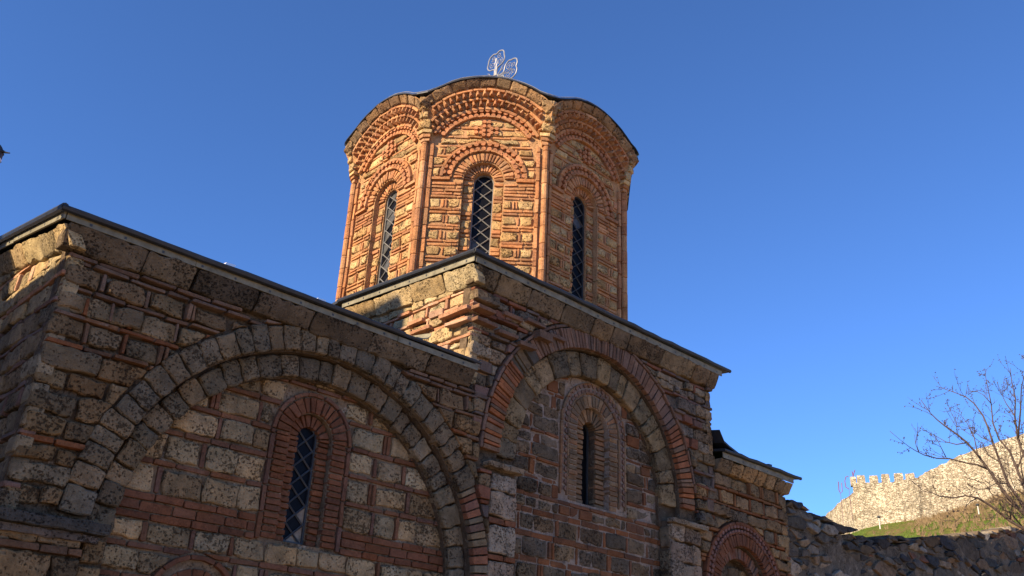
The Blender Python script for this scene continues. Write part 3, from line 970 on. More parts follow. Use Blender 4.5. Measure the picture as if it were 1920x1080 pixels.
drum_parts = []
for ang in FACES:
    fr = Frame((DC[0] + DA * cos(ang), DC[1] + DA * sin(ang)), ang)
    seen = abs(ang - radians(225)) < 1.0
    hw = halfw(0)
    zt = 10.20
    W = plate([[(-hw, 6.6), (hw, 6.6), (hw, zt), (-hw, zt)], arch_loop(0, IC, .31, 7.2, 12)], fr, -0.035, .10, 'drum_wall', 'mortar_drum', CH)
    Wi = plate([[(-.5, 6.9), (.5, 6.9), (.5, 9.6), (-.5, 9.6)], arch_loop(0, IC + .03, .155, 7.25, 12)], fr, -0.135, .16, 'window_jamb', 'mortar_drum', CH)
    drum_parts.append((fr, W, Wi, ang, seen))
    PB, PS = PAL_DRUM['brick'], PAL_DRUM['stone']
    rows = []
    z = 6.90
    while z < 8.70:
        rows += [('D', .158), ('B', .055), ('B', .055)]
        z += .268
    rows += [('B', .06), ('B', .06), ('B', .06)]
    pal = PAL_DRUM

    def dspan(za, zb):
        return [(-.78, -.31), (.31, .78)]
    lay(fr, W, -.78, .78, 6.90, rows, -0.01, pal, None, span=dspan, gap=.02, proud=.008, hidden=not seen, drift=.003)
    # brick jambs of the inner step are plain stone here
    lay(fr, Wi, -.31, .31, 6.95, [('C', .075), ('D', .16), ('C', .06)] * 7, -.11, pal, None, span=lambda a, b: [(-.31, -.157), (.157, .31)], gap=.016, hidden=not seen)
    # springing course
    for (a, b) in ((-.78, -.5), (.5, .78)):
        block(fr, rect(a, b, 8.975, 9.03), .012, W, 'brick', rnd.choice(PB), hidden=not seen, **BRICK)
    BK = dict(BRICK, jit=.004, bulge=.006, cham=.012)
    ring(fr, W, 0, IC, .312, .468, -1.57, 1.57, .064, -.004, PB, 'arch_brick', BK, gap=.016)
    ring(fr, Wi, 0, IC + .03, .157, .325, -1.57, 1.57, .052, -.105, PB, 'arch_brick', BK, gap=.012)
    ring(fr, W, 0, IC, .475, .52, -1.57, 1.57, .17, .022, PB, 'arch_brick', BRICK, arc=True)
    star_band(fr, W, arc_cells(0, IC, .566, -1.5, 1.57, .092), .092, .022, (.42, .18, .085))
    ring(fr, W, 0, IC, .612, .67, -1.57, 1.57, .2, .026, PB, 'arch_brick', BRICK, arc=True)
    # infill between the two arches with a little pierced cross
    def clipI(p):
        p = clip_out_circle(p, 0, IC, .68)
        if len(p) >= 3 and centroid(p)[1] > OC: p = clip_in_circle(p, 0, OC, .735)
        if len(p) >= 3:
            c = centroid(p)
            if 9.72 < c[1] < 10.08 and abs(c[0]) < .30: p = clip_half(p, -1, 0, -.06) if c[0] > 0 else clip_half(p, 1, 0, -.06)
        return p
    lay(fr, W, -.78, .78, 9.05, [('D', .15), ('B', .05), ('D', .14), ('B', .05), ('D', .13), ('B', .05), ('T', .12), ('B', .05), ('T', .12), ('B', .05), ('T', .13)], -.012, pal, clipI, gap=.018,
        span=lambda a, b: [(-.78, 0), (0, .78)], hidden=not seen)
    star_band(fr, W, [(0, 9.76 + i * .08, 0, 1) for i in range(4)] + [(x, 9.88, 1, 0) for x in (-.2, -.12, .04, .12)], .078, .022, (.42, .18, .085))
    # outer arch: brick lines, pierced band, two toothed courses, leaning cornice stones
    lim = lambda r, n: min(asin(min(1, .86 / r)) if r > .86 else 1.6, acos(max(-1, min(1, (9.78 - OC) / r))))
    def oring(r0, r1, w, n0, tints, kind, style, arc=True, nfun=None):
        L = lim(.5 * (r0 + r1), n0)
        ring(fr, W, 0, OC, r0, r1, -L, L, w, n0, tints, kind, style, arc=arc, nfun=nfun)
    oring(.735, .775, .2, .022, PB, 'arch_brick', BRICK)
    L = lim(.82, 0)
    star_band(fr, W, arc_cells(0, OC, .82, -L, L, .092), .092, .022, (.42, .18, .085))
    oring(.865, .925, .24, .035, PB, 'cornice_brick', BRICK)
    oring(1.005, 1.06, .22, .095, PB, 'cornice_brick', dict(BRICK, depth=.12))
    oring(1.135, 1.185, .24, .165, PB, 'cornice_brick', dict(BRICK, depth=.16))
    # saw-tooth bricks
    for (r0, r1, na, nb) in ((.928, 1.0, .0, .095), (1.063, 1.132, .085, .165)):
        L = lim(.5 * (r0 + r1), nb)
        k = int(2 * L * r0 / .105)
        for i in range(k):
            t = -L + 2 * L * (i + .5) / k
            hwid = L / k * .95
            pt = lambda r, a, n: fr.P(r * sin(a), OC + r * cos(a), n)
            tip = nb + .012 + rnd.uniform(-.012, .008)
            v = []
            for r in (r0 + .004, r1 - .004):
                v += [pt(r, t - hwid, na - .03), pt(r, t + hwid, na - .03), pt(r, t + hwid * .18, tip), pt(r, t - hwid * .18, tip)]
            store(fr, v, [(0, 1, 2, 3), (7, 6, 5, 4), (1, 5, 6, 2), (2, 6, 7, 3), (3, 7, 4, 0), (0, 4, 5, 1)], 'brick', 'dentil_brick', W, jitter_tint(rnd.choice(PB)), hidden=not seen)
    L = asin(min(1, .985 / 1.25))
    ring(fr, W, 0, OC, 1.19, 1.325, -L, L, .26, .17, [(.28, .165, .08), (.33, .20, .10), (.22, .13, .07)], 'cornice_stone', STONE, arc=True,  # eave shade put into these darker stone tints
         nfun=lambda p: .09 * (hypot(p[0], p[1] - OC) - 1.19) / .135)
    # backing of the leaning cornice
    g = Geo()
    prof = [(.86, -.03), (.93, -.01), (1.0, .03), (1.06, .07), (1.13, .11), (1.19, .14), (1.33, .225)]
    K = 24
    for i, (r, n) in enumerate(prof):
        L = asin(min(1, halfw(n) / r)) if r > halfw(n) else pi / 2
        for j in range(K + 1):
            a = -L + 2 * L * j / K
            g.v.append(fr.P(r * sin(a), OC + r * cos(a), n))
    for i in range(len(prof) - 1):
        for j in range(K):
            b0 = i * (K + 1) + j
            g.f.append((b0, b0 + K + 1, b0 + K + 2, b0 + 1))
    g.build('cornice_bed', 'mortar_drum', CH)
    # stones and capitals beside the corners
    for s in (-1, 1):
        def cor(a, b, z0, z1, n, kind, tint, st, dn=0):
            ua, ub = sorted((s * a, s * b))
            block(fr, rect(ua, ub, z0, z1, .003), n, W, kind, tint, hidden=not seen, nfun=(lambda p: dn * (p[1] - z0)) if dn else None, **dict(st, depth=.16))
        cor(.86, halfw(.12), 9.83, 9.99, .12, 'stone', PS[0], STONE)
        cor(.90, halfw(.15), 10.0, 10.12, .15, 'stone', PS[1], STONE)
        cor(.90, halfw(.18), 10.125, 10.24, .18, 'stone', PS[2], STONE)
        cor(.84, halfw(.22), 10.235, 10.345, .215, 'cornice_stone', (.34, .225, .115), STONE)
        cor(.83, halfw(.09), 9.755, 9.82, .10, 'capital', PS[1], BRICK)
        cor(.85, halfw(.07), 9.69, 9.75, .075, 'capital', PB[0], BRICK)
        cor(.86, halfw(.05), 9.625, 9.685, .05, 'capital', PB[2], BRICK)
        # upright brick strip beside the corner roll
        z = 6.9
        while z < 9.6:
            h = min(rnd.uniform(.22, .36), 9.62 - z)
            if h > .03:
                ua, ub = sorted((s * .79, s * .845))
                block(fr, rect(ua, ub, z + .005, z + h - .005, .002), .012, W, 'strip_brick', rnd.choice(PB), hidden=not seen, **BRICK)
            z += h
# corner rolls of rounded bricks
for ang in [a - pi / 8 for a in FACES] + [FACES[-1] + pi / 8]:
    R = (DA + .0) / cos(pi / 8)
    cx, cy = DC[0] + R * cos(ang), DC[1] + R * sin(ang)
    z = 6.85
    seen = radians(150) < ang < radians(300)
    while z < 9.6:
        h = min(rnd.uniform(.2, .34), 9.62 - z)
        if h < .03: break
        k = 10
        v = []; r = .052 + rnd.uniform(-.003, .003)
        for zz, rr in ((z + .004, r * .9), (z + .014, r), (z + h - .014, r), (z + h - .004, r * .9)):
            v += [Vector((cx + rr * cos(2 * pi * i / k), cy + rr * sin(2 * pi * i / k), zz)) for i in range(k)]
        f = [(q * k + i, q * k + (i + 1) % k, (q + 1) * k + (i + 1) % k, (q + 1) * k + i) for q in range(3) for i in range(k)] + [tuple(range(3 * k, 4 * k)), tuple(reversed(range(k)))]
        store(None, v, f, 'brick', 'roll_brick', drum_parts[2][1], jitter_tint(rnd.choice(PAL_DRUM['brick'])), hidden=not seen)
        z += h
# back faces of the drum
g = Geo()
for ang in [radians(a) for a in (0, 45, 90)]:
    fr = Frame((DC[0] + DA * cos(ang), DC[1] + DA * sin(ang)), ang)
    hw = halfw(0)
    g.add([fr.P(-hw, 6.6), fr.P(hw, 6.6), fr.P(hw, 10.3), fr.P(-hw, 10.3)], [(0, 1, 2, 3)])
g.build('drum_wall', 'mortar_drum', CH)

# ---- dome roof: scalloped lead that follows the arched eaves
g = Geo()
K = 16
edge = []
for k in range(8):
    ang = radians(45 * k)
    fr = Frame((DC[0] + DA * cos(ang), DC[1] + DA * sin(ang)), ang)
    n = .262
    hw = halfw(n)
    r = 1.345
    L = asin(hw / r)
    for j in range(K):
        a = -L + 2 * L * j / K
        edge.append(fr.P(r * sin(a), OC + r * cos(a), n))
zs = [e.z for e in edge]
ZS = [sum(zs[(i + d) % len(zs)] * w for d, w in zip(range(-4, 5), (0, 1, 3, 4, 4, 4, 3, 1, 0))) / 20 + .012 for i in range(len(zs))]
xy = [Vector((sum(edge[(i + d) % len(edge)].x for d in (-1, 0, 1)) / 3, sum(edge[(i + d) % len(edge)].y for d in (-1, 0, 1)) / 3, 0)) for i in range(len(edge))]
edge = [Vector((p.x, p.y, z + rnd.uniform(-.006, .006))) for p, z in zip(xy, ZS)]
apex = Vector((DC[0], DC[1], 12.05))
NE = len(edge)
rings_ = [(0.0, 0.0, -.020), (0.0, 0.0, 0.0), (.12, .10, 0), (.3, .34, 0), (.5, .60, 0), (.7, .82, 0), (.88, .96, 0)]
for (s, q, dz) in rings_:
    for e in edge:
        p = e.lerp(apex, s)
        p.z = e.z + (apex.z - e.z) * q + dz
        g.v.append(p)
g.v.append(apex.copy())
for i in range(len(rings_) - 1):
    for j in range(NE):
        j2 = (j + 1) % NE
        g.f.append((i * NE + j, i * NE + j2, (i + 1) * NE + j2, (i + 1) * NE + j))
top = len(rings_) - 1
for j in range(NE):
    g.f.append((top * NE + j, top * NE + (j + 1) % NE, len(g.v) - 1))
# underside of the overhang
k0 = len(g.v)
for e in edge:
    p = e.lerp(apex, .12); p.z = e.z - .022
    g.v.append(p)
for j in range(NE):
    j2 = (j + 1) % NE
    g.f.append((k0 + j, k0 + j2, j2, j))
dome = g.build('dome_roof', 'lead', CH)
# pale folded rim along the edge
g = Geo()
for k in range(8):
    seg = [edge[(k * K + j) % NE] + Vector((0, 0, .012)) for j in range(K + 1)]
    g.tube([p.lerp(apex, .012) + Vector((0, 0, .006)) for p in seg], [.008 * rnd.uniform(.4, 1.1) for p in seg], 5)
g.build('folded_rim', 'cross', dome)

# ---- cross on the dome: flat openwork of steel rods, scrolls at the ends of its arms
CX = empty('dome_cross_base', (DC[0], DC[1], 12.0), None, None)
bpy.data.objects.remove(CX)
CZ = 12.60


def CP(a, b, n=0.0):
    return Vector((DC[0] + n - .05, DC[1] - a + .05, CZ + b))


def scroll_arm(dirv, side, root, L, name):
    """one arm: outline with a lobed end and a pair of spirals inside"""
    d, s = Vector((dirv[0], dirv[1])), Vector((side[0], side[1]))
    g = Geo()
    def q(x, y): return d * x + s * y
    out = [(root, .035), (L * .38, .04), (L * .46, .17), (L * .60, .235), (L * .74, .22), (L * .86, .21), (L * .97, .17), (L * 1.02, .08), (L * .975, 0)]
    full = out + [(x, -y) for x, y in reversed(out[:-1])]
    # smooth the outline
    P = []
    for i in range(len(full) - 1):
        p0, p1, p2, p3 = (full[max(0, min(len(full) - 1, i + k))] for k in (-1, 0, 1, 2))
        for u in range(4):
            t = u / 4
            P.append(tuple(.5 * ((2 * p1[c]) + (-p0[c] + p2[c]) * t + (2 * p0[c] - 5 * p1[c] + 4 * p2[c] - p3[c]) * t * t + (-p0[c] + 3 * p1[c] - 3 * p2[c] + p3[c]) * t ** 3) for c in (0, 1)))
    P.append(full[-1])
    g.tube([CP(*q(x, y)) for x, y in P], .014, 6)
    for sd in (-1, 1):
        for (cx, cy, r, ph) in ((L * .62, .10, .075, .6), (L * .85, .085, .062, 2.2)):
            sp = []
            for i in range(22):
                a = ph + i * .42
                rr = r * (1 - i / 26)
                sp.append((cx + rr * cos(a), sd * (cy + rr * sin(a))))
            g.tube([CP(*q(x, y)) for x, y in sp], .007, 5)
        g.tube([CP(*q(x, y)) for x, y in ((root, sd * .012), (L * .5, sd * .018), (L * .6, sd * .03), (L * .68, sd * .02), (L * .8, sd * .012))], .0085, 5)
    return g.build('cross_arm', 'cross', crossbase)


g = Geo()
g.tube([(DC[0] - .05, DC[1] + .05, 11.9), (DC[0] - .05, DC[1] + .05, 12.25), (DC[0] - .05, DC[1] + .05, CZ - .3), (DC[0] - .05, DC[1] + .05, CZ)], [.05, .028, .018, .012], 8)
ringp = [CP(.085 * cos(a * pi / 8), .085 * sin(a * pi / 8)) for a in range(17)]
g.tube(ringp, .011, 5)
crossbase = g.build('dome_cross', 'cross', CH)
crossbase['label'] = 'silvery openwork cross with scrolled arms on the dome'
scroll_arm((0, 1), (1, 0), .08, .60, 'top')
scroll_arm((1, 0), (0, 1), .08, .58, 'south')
scroll_arm((-1, 0), (0, 1), .08, .58, 'north')
scroll_arm((0, -1), (1, 0), .08, .60, 'foot')
g = Geo()
for sa in (1, -1):
    for sb in (1, -1):
        g.tube([CP(sa * .06, sb * .06), CP(sa * .13, sb * .12), CP(sa * .18, sb * .20), CP(sa * .235, sb * .235)], [.011, .010, .009, .003], 5)
        g.tube([CP(sa * .13, sb * .12), CP(sa * .19, sb * .13), CP(sa * .21, sb * .165)], [.009, .008, .004], 5)
g.build('ray_ornament', 'cross', crossbase)


# ================================================================== WINDOWS
def clip_poly_convex(poly, win):
    k = len(win)
    for i in range(k):
        p, q = win[i], win[(i + 1) % k]
        eu, ez = q[0] - p[0], q[1] - p[1]
        # keep left of each edge (CCW window)
        poly = clip_half(poly, ez, -eu, ez * p[0] - eu * p[1])
        if len(poly) < 3: return []
    return poly


def lattice_window(fr, cu, zb, cz, r, n0, cell, mats, bar, barmat, owner, pane_tilt=.04, bars=True):
    """leaded glazing of diamonds: every pane a piece of its own, bars between"""
    win = [(cu - r, zb), (cu + r, zb)] + [(cu + r * cos(pi * i / 12), cz + r * sin(pi * i / 12)) for i in range(0, 13)]
    fg = Geo()
    W = 0.014
    inn = [(cu - r + W, zb + W), (cu + r - W, zb + W)] + [(cu + (r - W) * cos(pi * i / 12), cz + (r - W) * sin(pi * i / 12)) for i in range(0, 13)]
    k = len(win)
    a = [fr.P(p[0], p[1], n0 + .02) for p in win]; b = [fr.P(p[0], p[1], n0 + .02) for p in inn]
    c = [fr.P(p[0], p[1], n0 - .03) for p in inn]
    fg.add(a + b + c, [(i, (i + 1) % k, k + (i + 1) % k, k + i) for i in range(k)] + [(k + i, k + (i + 1) % k, 2 * k + (i + 1) % k, 2 * k + i) for i in range(k)])
    wf = fg.build('window', barmat if bars else 'iron', CH)
    cw, chh = cell
    nz = int((cz + r - zb) / chh) + 2
    for iz in range(-1, 2 * nz):
        for iu in range(-4, 5):
            if (iu + iz) % 2: continue
            mu, mz = cu + iu * cw * .5, zb + iz * chh * .5
            dia = [(mu - cw / 2, mz), (mu, mz - chh / 2), (mu + cw / 2, mz), (mu, mz + chh / 2)]
            dia = clip_poly_convex(dia, win)
            if len(dia) < 3 or area(dia) < 1e-4: continue
            tu, tz = rnd.uniform(-pane_tilt, pane_tilt), rnd.uniform(-pane_tilt, pane_tilt)
            cc = centroid(dia)
            vv = [fr.P(p[0], p[1], n0 - .006 + tu * (p[0] - cc[0]) + tz * (p[1] - cc[1])) for p in dia]
            vb = [v - fr.n * .006 for v in vv]
            kk = len(dia)
            meshobj('pane', vv + vb, [tuple(range(kk)), tuple(reversed(range(kk, 2 * kk)))] + [(i, kk + i, kk + (i + 1) % kk, (i + 1) % kk) for i in range(kk)],
                    rnd.choices(mats[0], mats[1])[0], wf)
    if bars:
        for sgn in (-1, 1):
            slope = chh / cw * sgn
            i = -6
            while i < 3 * nz:
                z00 = zb + (i + .5) * chh
                # bar line z = z00 + slope*(u-cu); clip to window
                uu = [cu - r + 2 * r * t / 60 for t in range(61)]
                ins = [u for u in uu if zb <= z00 + slope * (u - cu) <= cz + sqrt(max(0, r * r - (u - cu) ** 2))]
                if len(ins) > 2:
                    p0 = fr.P(ins[0], z00 + slope * (ins[0] - cu), n0 + .008)
                    p1 = fr.P(ins[-1], z00 + slope * (ins[-1] - cu), n0 + .008)
                    gg = Geo(); gg.tube([p0, p1], bar, 4)
                    gg.build('lattice_bar', barmat, wf)
                i += 1
    # no room modelled; its darkness is put into the pane colours
    return wf


lattice_window(FAC, WL[0], WL[2] + .02, WL[1] + .03, .124, LN - .15, (.20, .19), (['glass', 'glass_grey', 'glass_tan'], [.78, .12, .10]), .011, 'iron', tymL)
lattice_window(FAC, WM[0], WM[2] + .02, WM[1] + .03, .129, MN - .24, (.24, .24), (['glass_black'], [1]), .006, 'iron', tymM, bars=False)
for (fr, W_, Wi_, ang, seen) in drum_parts:
    a = math.degrees(ang)
    if a == 225:
        lattice_window(fr, 0, 7.27, IC + .03, .154, -.235, (.25, .21), (['glass_black', 'glass_grey'], [.93, .07]), .009, 'came_sunlit', W_)
    elif a == 180:
        lattice_window(fr, 0, 7.27, IC + .03, .154, -.19, (.25, .21), (['glass_grey', 'glass_black'], [.4, .6]), .009, 'came_sunlit', W_)
    else:
        lattice_window(fr, 0, 7.27, IC + .03, .154, -.19, (.25, .21), (['glass', 'glass_grey'], [.85, .15]), .009, 'iron', W_)


# ================================================================== ROOFS OF THE BAYS
def slab(loop_low, loop_high, th):
    pass


def roof_sheet(name, x0, x1, ye, yr, yb, ze, zr, th, mat='lead'):
    """a low saddle roof: eave at ye and yb, ridge at yr"""
    g = Geo()
    a = [(x0, ye, ze), (x1, ye, ze), (x1, yr, zr), (x0, yr, zr)]
    up = lambda q: [(p[0], p[1], p[2] + th) for p in q]
    g.hexa(a, up(a))
    b = [(x0, yr, zr), (x1, yr, zr), (x1, yb, ze), (x0, yb, ze)]
    g.hexa(b, up(b))
    return g.build(name, mat, CH)


def fascia(pts, h, th, out, name='fascia_strip', parent=None, nails=.34):
    """a strip of sheet along an eave, with nail heads"""
    g = Geo(); ng = Geo()
    out = Vector(out)
    for i in range(len(pts) - 1):
        p, q = Vector(pts[i]), Vector(pts[i + 1])
        L = (q - p).length
        ns = max(1, int(L / 1.05))
        for j in range(ns):
            pa, qa = p.lerp(q, j / ns) + Vector((0, 0, rnd.uniform(-.004, .004))), p.lerp(q, (j + 1) / ns - .004 / L) + Vector((0, 0, rnd.uniform(-.006, .004)))
            o2 = out * (th + rnd.uniform(0, .006))
            lo_ = [pa, qa, qa + o2, pa + o2]
            g.hexa(lo_, [v + Vector((0, 0, h)) for v in lo_])
        k = int(L / nails)
        for j in range(k):
            c = p.lerp(q, (j + .5 + rnd.uniform(-.12, .12)) / k) + out * (th + .002) + Vector((0, 0, h * .4))
            d = (q - p).normalized()
            s = .011
            lo2 = [c - d * s - Vector((0, 0, s)), c + d * s - Vector((0, 0, s)), c + d * s + Vector((0, 0, s)), c - d * s + Vector((0, 0, s))]
            ng.hexa(lo2, [v + out * .005 for v in lo2])
    f = g.build(name, 'fascia', parent or CH)
    if ng.v: ng.build('nail_heads', 'iron', f, kind='stuff')
    return f


roofW = roof_sheet('roof', 2.02, 6.86, 7.84, 10.8, 13.76, 5.43, 5.97, .04)
roofA = roof_sheet('roof', 6.70, 12.22, 7.84, 10.8, 13.76, 6.835, 7.02, .045)
roofE = roof_sheet('roof', 11.95, 14.18, 7.84, 10.8, 13.76, 5.495, 5.85, .04)
O = (0, -1, 0)
fascia([(2.07, 7.885, 5.37), (5.70, 7.885, 5.365)], .062, .012, O, parent=roofW)
fascia([(5.70, 7.875, 5.352), (6.90, 7.875, 5.36)], .066, .010, O, parent=roofW)
fascia([(6.76, 7.885, 6.752), (12.06, 7.885, 6.735)], .085, .012, O, parent=roofA)
fascia([(11.98, 7.885, 5.41), (14.02, 7.885, 5.405)], .085, .012, O, parent=roofE)
# rolled drip edge of the sheet, standing a little proud
for (p, q, r, ro) in (((2.0, 7.835, 5.452), (5.76, 7.835, 5.452), .030, roofW), ((5.76, 7.845, 5.45), (6.92, 7.845, 5.45), .018, roofW),
                      ((6.68, 7.835, 6.862), (12.24, 7.835, 6.855), .032, roofA), ((11.95, 7.835, 5.518), (14.2, 7.835, 5.512), .028, roofE)):
    g = Geo()
    P_, Q_ = Vector(p), Vector(q)
    k_ = max(6, int((Q_ - P_).length / .22))
    g.tube([P_.lerp(Q_, i / k_) + Vector((0, rnd.uniform(-.006, .006), rnd.uniform(-.007, .007))) for i in range(k_ + 1)], [r * rnd.uniform(.88, 1.1) for i in range(k_ + 1)], 8)
    g.build('drip_edge', 'lead', ro)
# rake of the west front and side edge of the cross arm
Ow = (-1, 0, 0)
fascia([(2.06, 7.87, 5.375), (2.06, 10.8, 5.90), (2.06, 13.72, 5.375)], .062, .012, Ow, parent=roofW)
g = Geo(); g.tube([(2.02, 7.82, 5.455), (2.02, 10.8, 5.985)], .034, 8); g.build('drip_edge', 'lead', roofW)
fascia([(6.745, 7.875, 6.755), (6.745, 10.75, 6.925)], .085, .012, Ow, parent=roofA)
g = Geo(); g.tube([(6.70, 7.82, 6.865), (6.70, 10.8, 7.04)], .034, 8); g.build('drip_edge', 'lead', roofA)
# curled flashing where the roofs meet walls
g = Geo()
for (x0, x1, z0, z1) in ((11.9, 12.25, 5.82, 5.56),):
    pts = [(x0, 7.86, z0), (x0 + .08, 7.84, z0 - .16), (x0 + .2, 7.83, z1 + .05), (x1 + .1, 7.83, z1 - .01)]
    back = [(p[0], 9.2, p[2] + .2) for p in pts]
    g.add([Vector(p) for p in pts] + [Vector(p) for p in back] + [Vector(p) - Vector((0, 0, .03)) for p in pts] + [Vector(p) - Vector((0, 0, .03)) for p in back],
          [(i, i + 1, 5 + i, 4 + i) for i in range(3)] + [(8 + i, 12 + i, 13 + i, 9 + i) for i in range(3)] + [(i, 8 + i, 9 + i, i + 1) for i in range(3)])
g.build('flashing', 'lead', roofE)
g = Geo()
c0 = Vector((5.95, 7.9, 5.50))
k = 9
arc = [(c0.x + .02 + .20 * sin(a * pi / 2 / k) * 1.0, c0.z + .11 * (1 - cos(a * pi / 2 / k))) for a in range(k + 1)]
v = []
for (x, z) in arc: v += [Vector((x, 7.88, z)), Vector((x, 8.25, z + .06)), Vector((x, 7.88, z - .012)), Vector((x, 8.25, z + .048))]
f = []
for i in range(k):
    b0 = i * 4
    f += [(b0, b0 + 4, b0 + 5, b0 + 1), (b0 + 2, b0 + 3, b0 + 7, b0 + 6), (b0, b0 + 2, b0 + 6, b0 + 4)]
g.add(v, f)
g.build('flashing', 'fascia', roofW)
# small bright clips that stand on the sheet edges
for (x, y, z, ro) in ((3.55, 7.88, 5.475, roofW), (4.62, 7.9, 5.475, roofW), (4.70, 7.95, 5.48, roofW), (8.84, 8.05, 6.895, roofA), (9.85, 8.1, 6.90, roofA), (10.78, 7.9, 6.885, roofA), (11.26, 7.9, 6.885, roofA), (13.3, 7.9, 5.54, roofE)):
    g = Geo()
    g.hexa([(x, y, z), (x + .10, y, z), (x + .10, y + .12, z), (x, y + .12, z)], [(x + .03, y, z + .055), (x + .13, y, z + .06), (x + .13, y + .12, z + .075), (x + .03, y + .12, z + .07)])
    g.build('roof_clip', 'bright' if ro is not roofE else 'lead', ro)


# ================================================================== RUBBLE WALL
RW = empty('rubble_wall', (19.5, 8.2, 0.0), 'dark rubble stone wall with uneven top running from the church', 'wall')
RW['kind'] = 'thing'
RF = Frame((13.97, 8.12), radians(270) + .012)
top_px = [(1474, 935), (1500, 938), (1520, 958), (1545, 967), (1565, 985), (1600, 998), (1640, 1011), (1690, 1013), (1740, 1014), (1790, 1008), (1830, 1005), (1850, 1003), (1880, 997), (1930, 994), (1990, 990)]
TOP = []
for p in top_px:
    d = ROT @ Vector((p[0] - 960, -(p[1] - 540), -FPX))
    t = (RF.o - CAM).dot(RF.n) / d.dot(RF.n)
    q = CAM + d * t
    TOP.append(((q - RF.o).dot(RF.u), q.z))


def top_at(u):
    for i in range(len(TOP) - 1):
        if TOP[i][0] <= u <= TOP[i + 1][0]:
            s = (u - TOP[i][0]) / (TOP[i + 1][0] - TOP[i][0])
            return TOP[i][1] + s * (TOP[i + 1][1] - TOP[i][1])
    return TOP[0][1] if u < TOP[0][0] else TOP[-1][1]


UMAX = TOP[-1][0]
low = [(-0.02, -0.2), (UMAX, -0.2)]
prof = [(TOP[0][0] * 0 + i * UMAX / 60, 0) for i in range(61)]
prof = [(u, top_at(u) - .12) for u, _ in prof]
rbed = plate([low + list(reversed(prof))], RF, -.03, .7, 'wall_core', masonry_material('rubble_mortar', base=(0.15, 0.12, 0.085), pits=.4, stain=.5, bump=1.0, white=.5, fine=30), RW)
seeds = []
tries = 0
AU = .30
while tries < 30000 and len(seeds) < 2200:
    tries += 1
    u = rnd.uniform(-.1, UMAX)
    z = rnd.uniform(2.6 + u * .10, top_at(u) + .02)
    s = (.070 + .0066 * u) * rnd.choice((.55, .75, 1.0, 1.0, 1.35, 1.8))
    ok = True
    for (a, b, c) in seeds:
        if abs(a - u) < 2.4 and hypot((a - u) * AU, b - z) < .80 * (c + s): ok = False; break
    if ok: seeds.append((u, z, s))
RT = [(0.13, 0.105, 0.075), (0.09, 0.077, 0.06), (0.17, 0.13, 0.09), (0.07, 0.062, 0.052), (0.19, 0.125, 0.075), (0.14, 0.12, 0.10), (0.26, 0.215, 0.16), (0.11, 0.085, 0.06), (0.05, 0.046, 0.042), (0.06, 0.056, 0.055)]
for (u, z, s) in seeds:
    poly = [(u - s * 4.4, z - s * 1.35), (u + s * 4.4, z - s * 1.35), (u + s * 4.4, z + s * 1.35), (u - s * 4.4, z + s * 1.35)]
    for (a, b, c) in seeds:
        if (a, b) == (u, z) or abs(a - u) > 4.0 or abs(b - z) > 1.6: continue
        du, dz = (a - u) * AU * AU * 2.2, b - z
        w = s / (s + c)
        mu, mz = u + (a - u) * w, z + (b - z) * w
        L = hypot(du, dz)
        g_ = rnd.uniform(.006, .022)
        poly = clip_half(poly, du / L, dz / L, (du * mu + dz * mz) / L - g_)
        if len(poly) < 3: break
    if len(poly) < 3: continue
    poly = clip_half(poly, -1, 0, 0.0)
    tp = top_at(u)
    sl_ = (top_at(u + .2) - top_at(u - .2)) / .4
    poly = clip_half(poly, -sl_, 1, tp + .03 + rnd.uniform(-.05, .07) - sl_ * u) if len(poly) >= 3 else poly
    if len(poly) < 3: continue
    poly = [(p[0], min(p[1], top_at(p[0]) + .07)) for p in poly]
    if area(poly) < .001: continue
    tint = rnd.choice(RT)
    if rnd.random() < .05: tint = (0.17, 0.085, 0.055)
    block(RF, poly, rnd.uniform(-.05, .05), rbed, 'rubble_stone', tint, mat='rubble', depth=.22, bev=.014, seg=.15, jit=.02, cham=.014, bulge=.003, tilt=.09)
# flat capping slabs
for i in range(26):
    u = 4.0 + i * .33 + rnd.uniform(-.1, .1)
    if rnd.random() < .35: continue
    w = rnd.uniform(.2, .55); zt = top_at(u + w / 2)
    block(RF, rect(u, u + w, zt - .02, zt + rnd.uniform(.04, .08), .012), .02, rbed, 'capping_stone', rnd.choice(RT), mat='rubble', depth=.5, bev=.015, seg=.15, jit=.012, cham=.02, bulge=.003, tilt=.03)


# ================================================================== HILL WITH THE FORTRESS
FD = 175.0


def el(px):
    d = ROT @ Vector((px[0] - 960, -(px[1] - 540), -FPX))
    return atan2(d.y, d.x), d.z / hypot(d.x, d.y)


def site(az, dist, te):
    return Vector((dist * cos(az), dist * sin(az), 1.6 + dist * te))


f_top = [(1598, 907), (1640, 905), (1680, 902), (1715, 897), (1745, 881), (1770, 868), (1800, 854), (1850, 836), (1920, 812), (2000, 788), (2100, 760), (2250, 730)]
f_bot = [(1598, 1002), (1640, 989), (1680, 977), (1715, 969), (1745, 964), (1770, 960), (1800, 954), (1850, 943), (1920, 925), (2000, 905), (2100, 882), (2250, 850)]
base_line = sorted((el(p)[0], el(q)[1]) for p, q in zip(f_top, f_bot))


def base_te(az):
    if az >= base_line[-1][0]:
        return base_line[-1][1] - (az - base_line[-1][0]) * .45
    if az <= base_line[0][0]: return base_line[0][1]
    for i in range(len(base_line) - 1):
        a, b = base_line[i], base_line[i + 1]
        if a[0] <= az <= b[0]:
            return a[1] + (b[1] - a[1]) * (az - a[0]) / (b[0] - a[0])


hr = random.Random(3)
g = Geo()
NA, ds = 70, [60, 75, 90, 100, 110, 120, 130, 140, 150, 160, 168, 176, 200, 260, 400]
A0, A1 = radians(-20), radians(48)


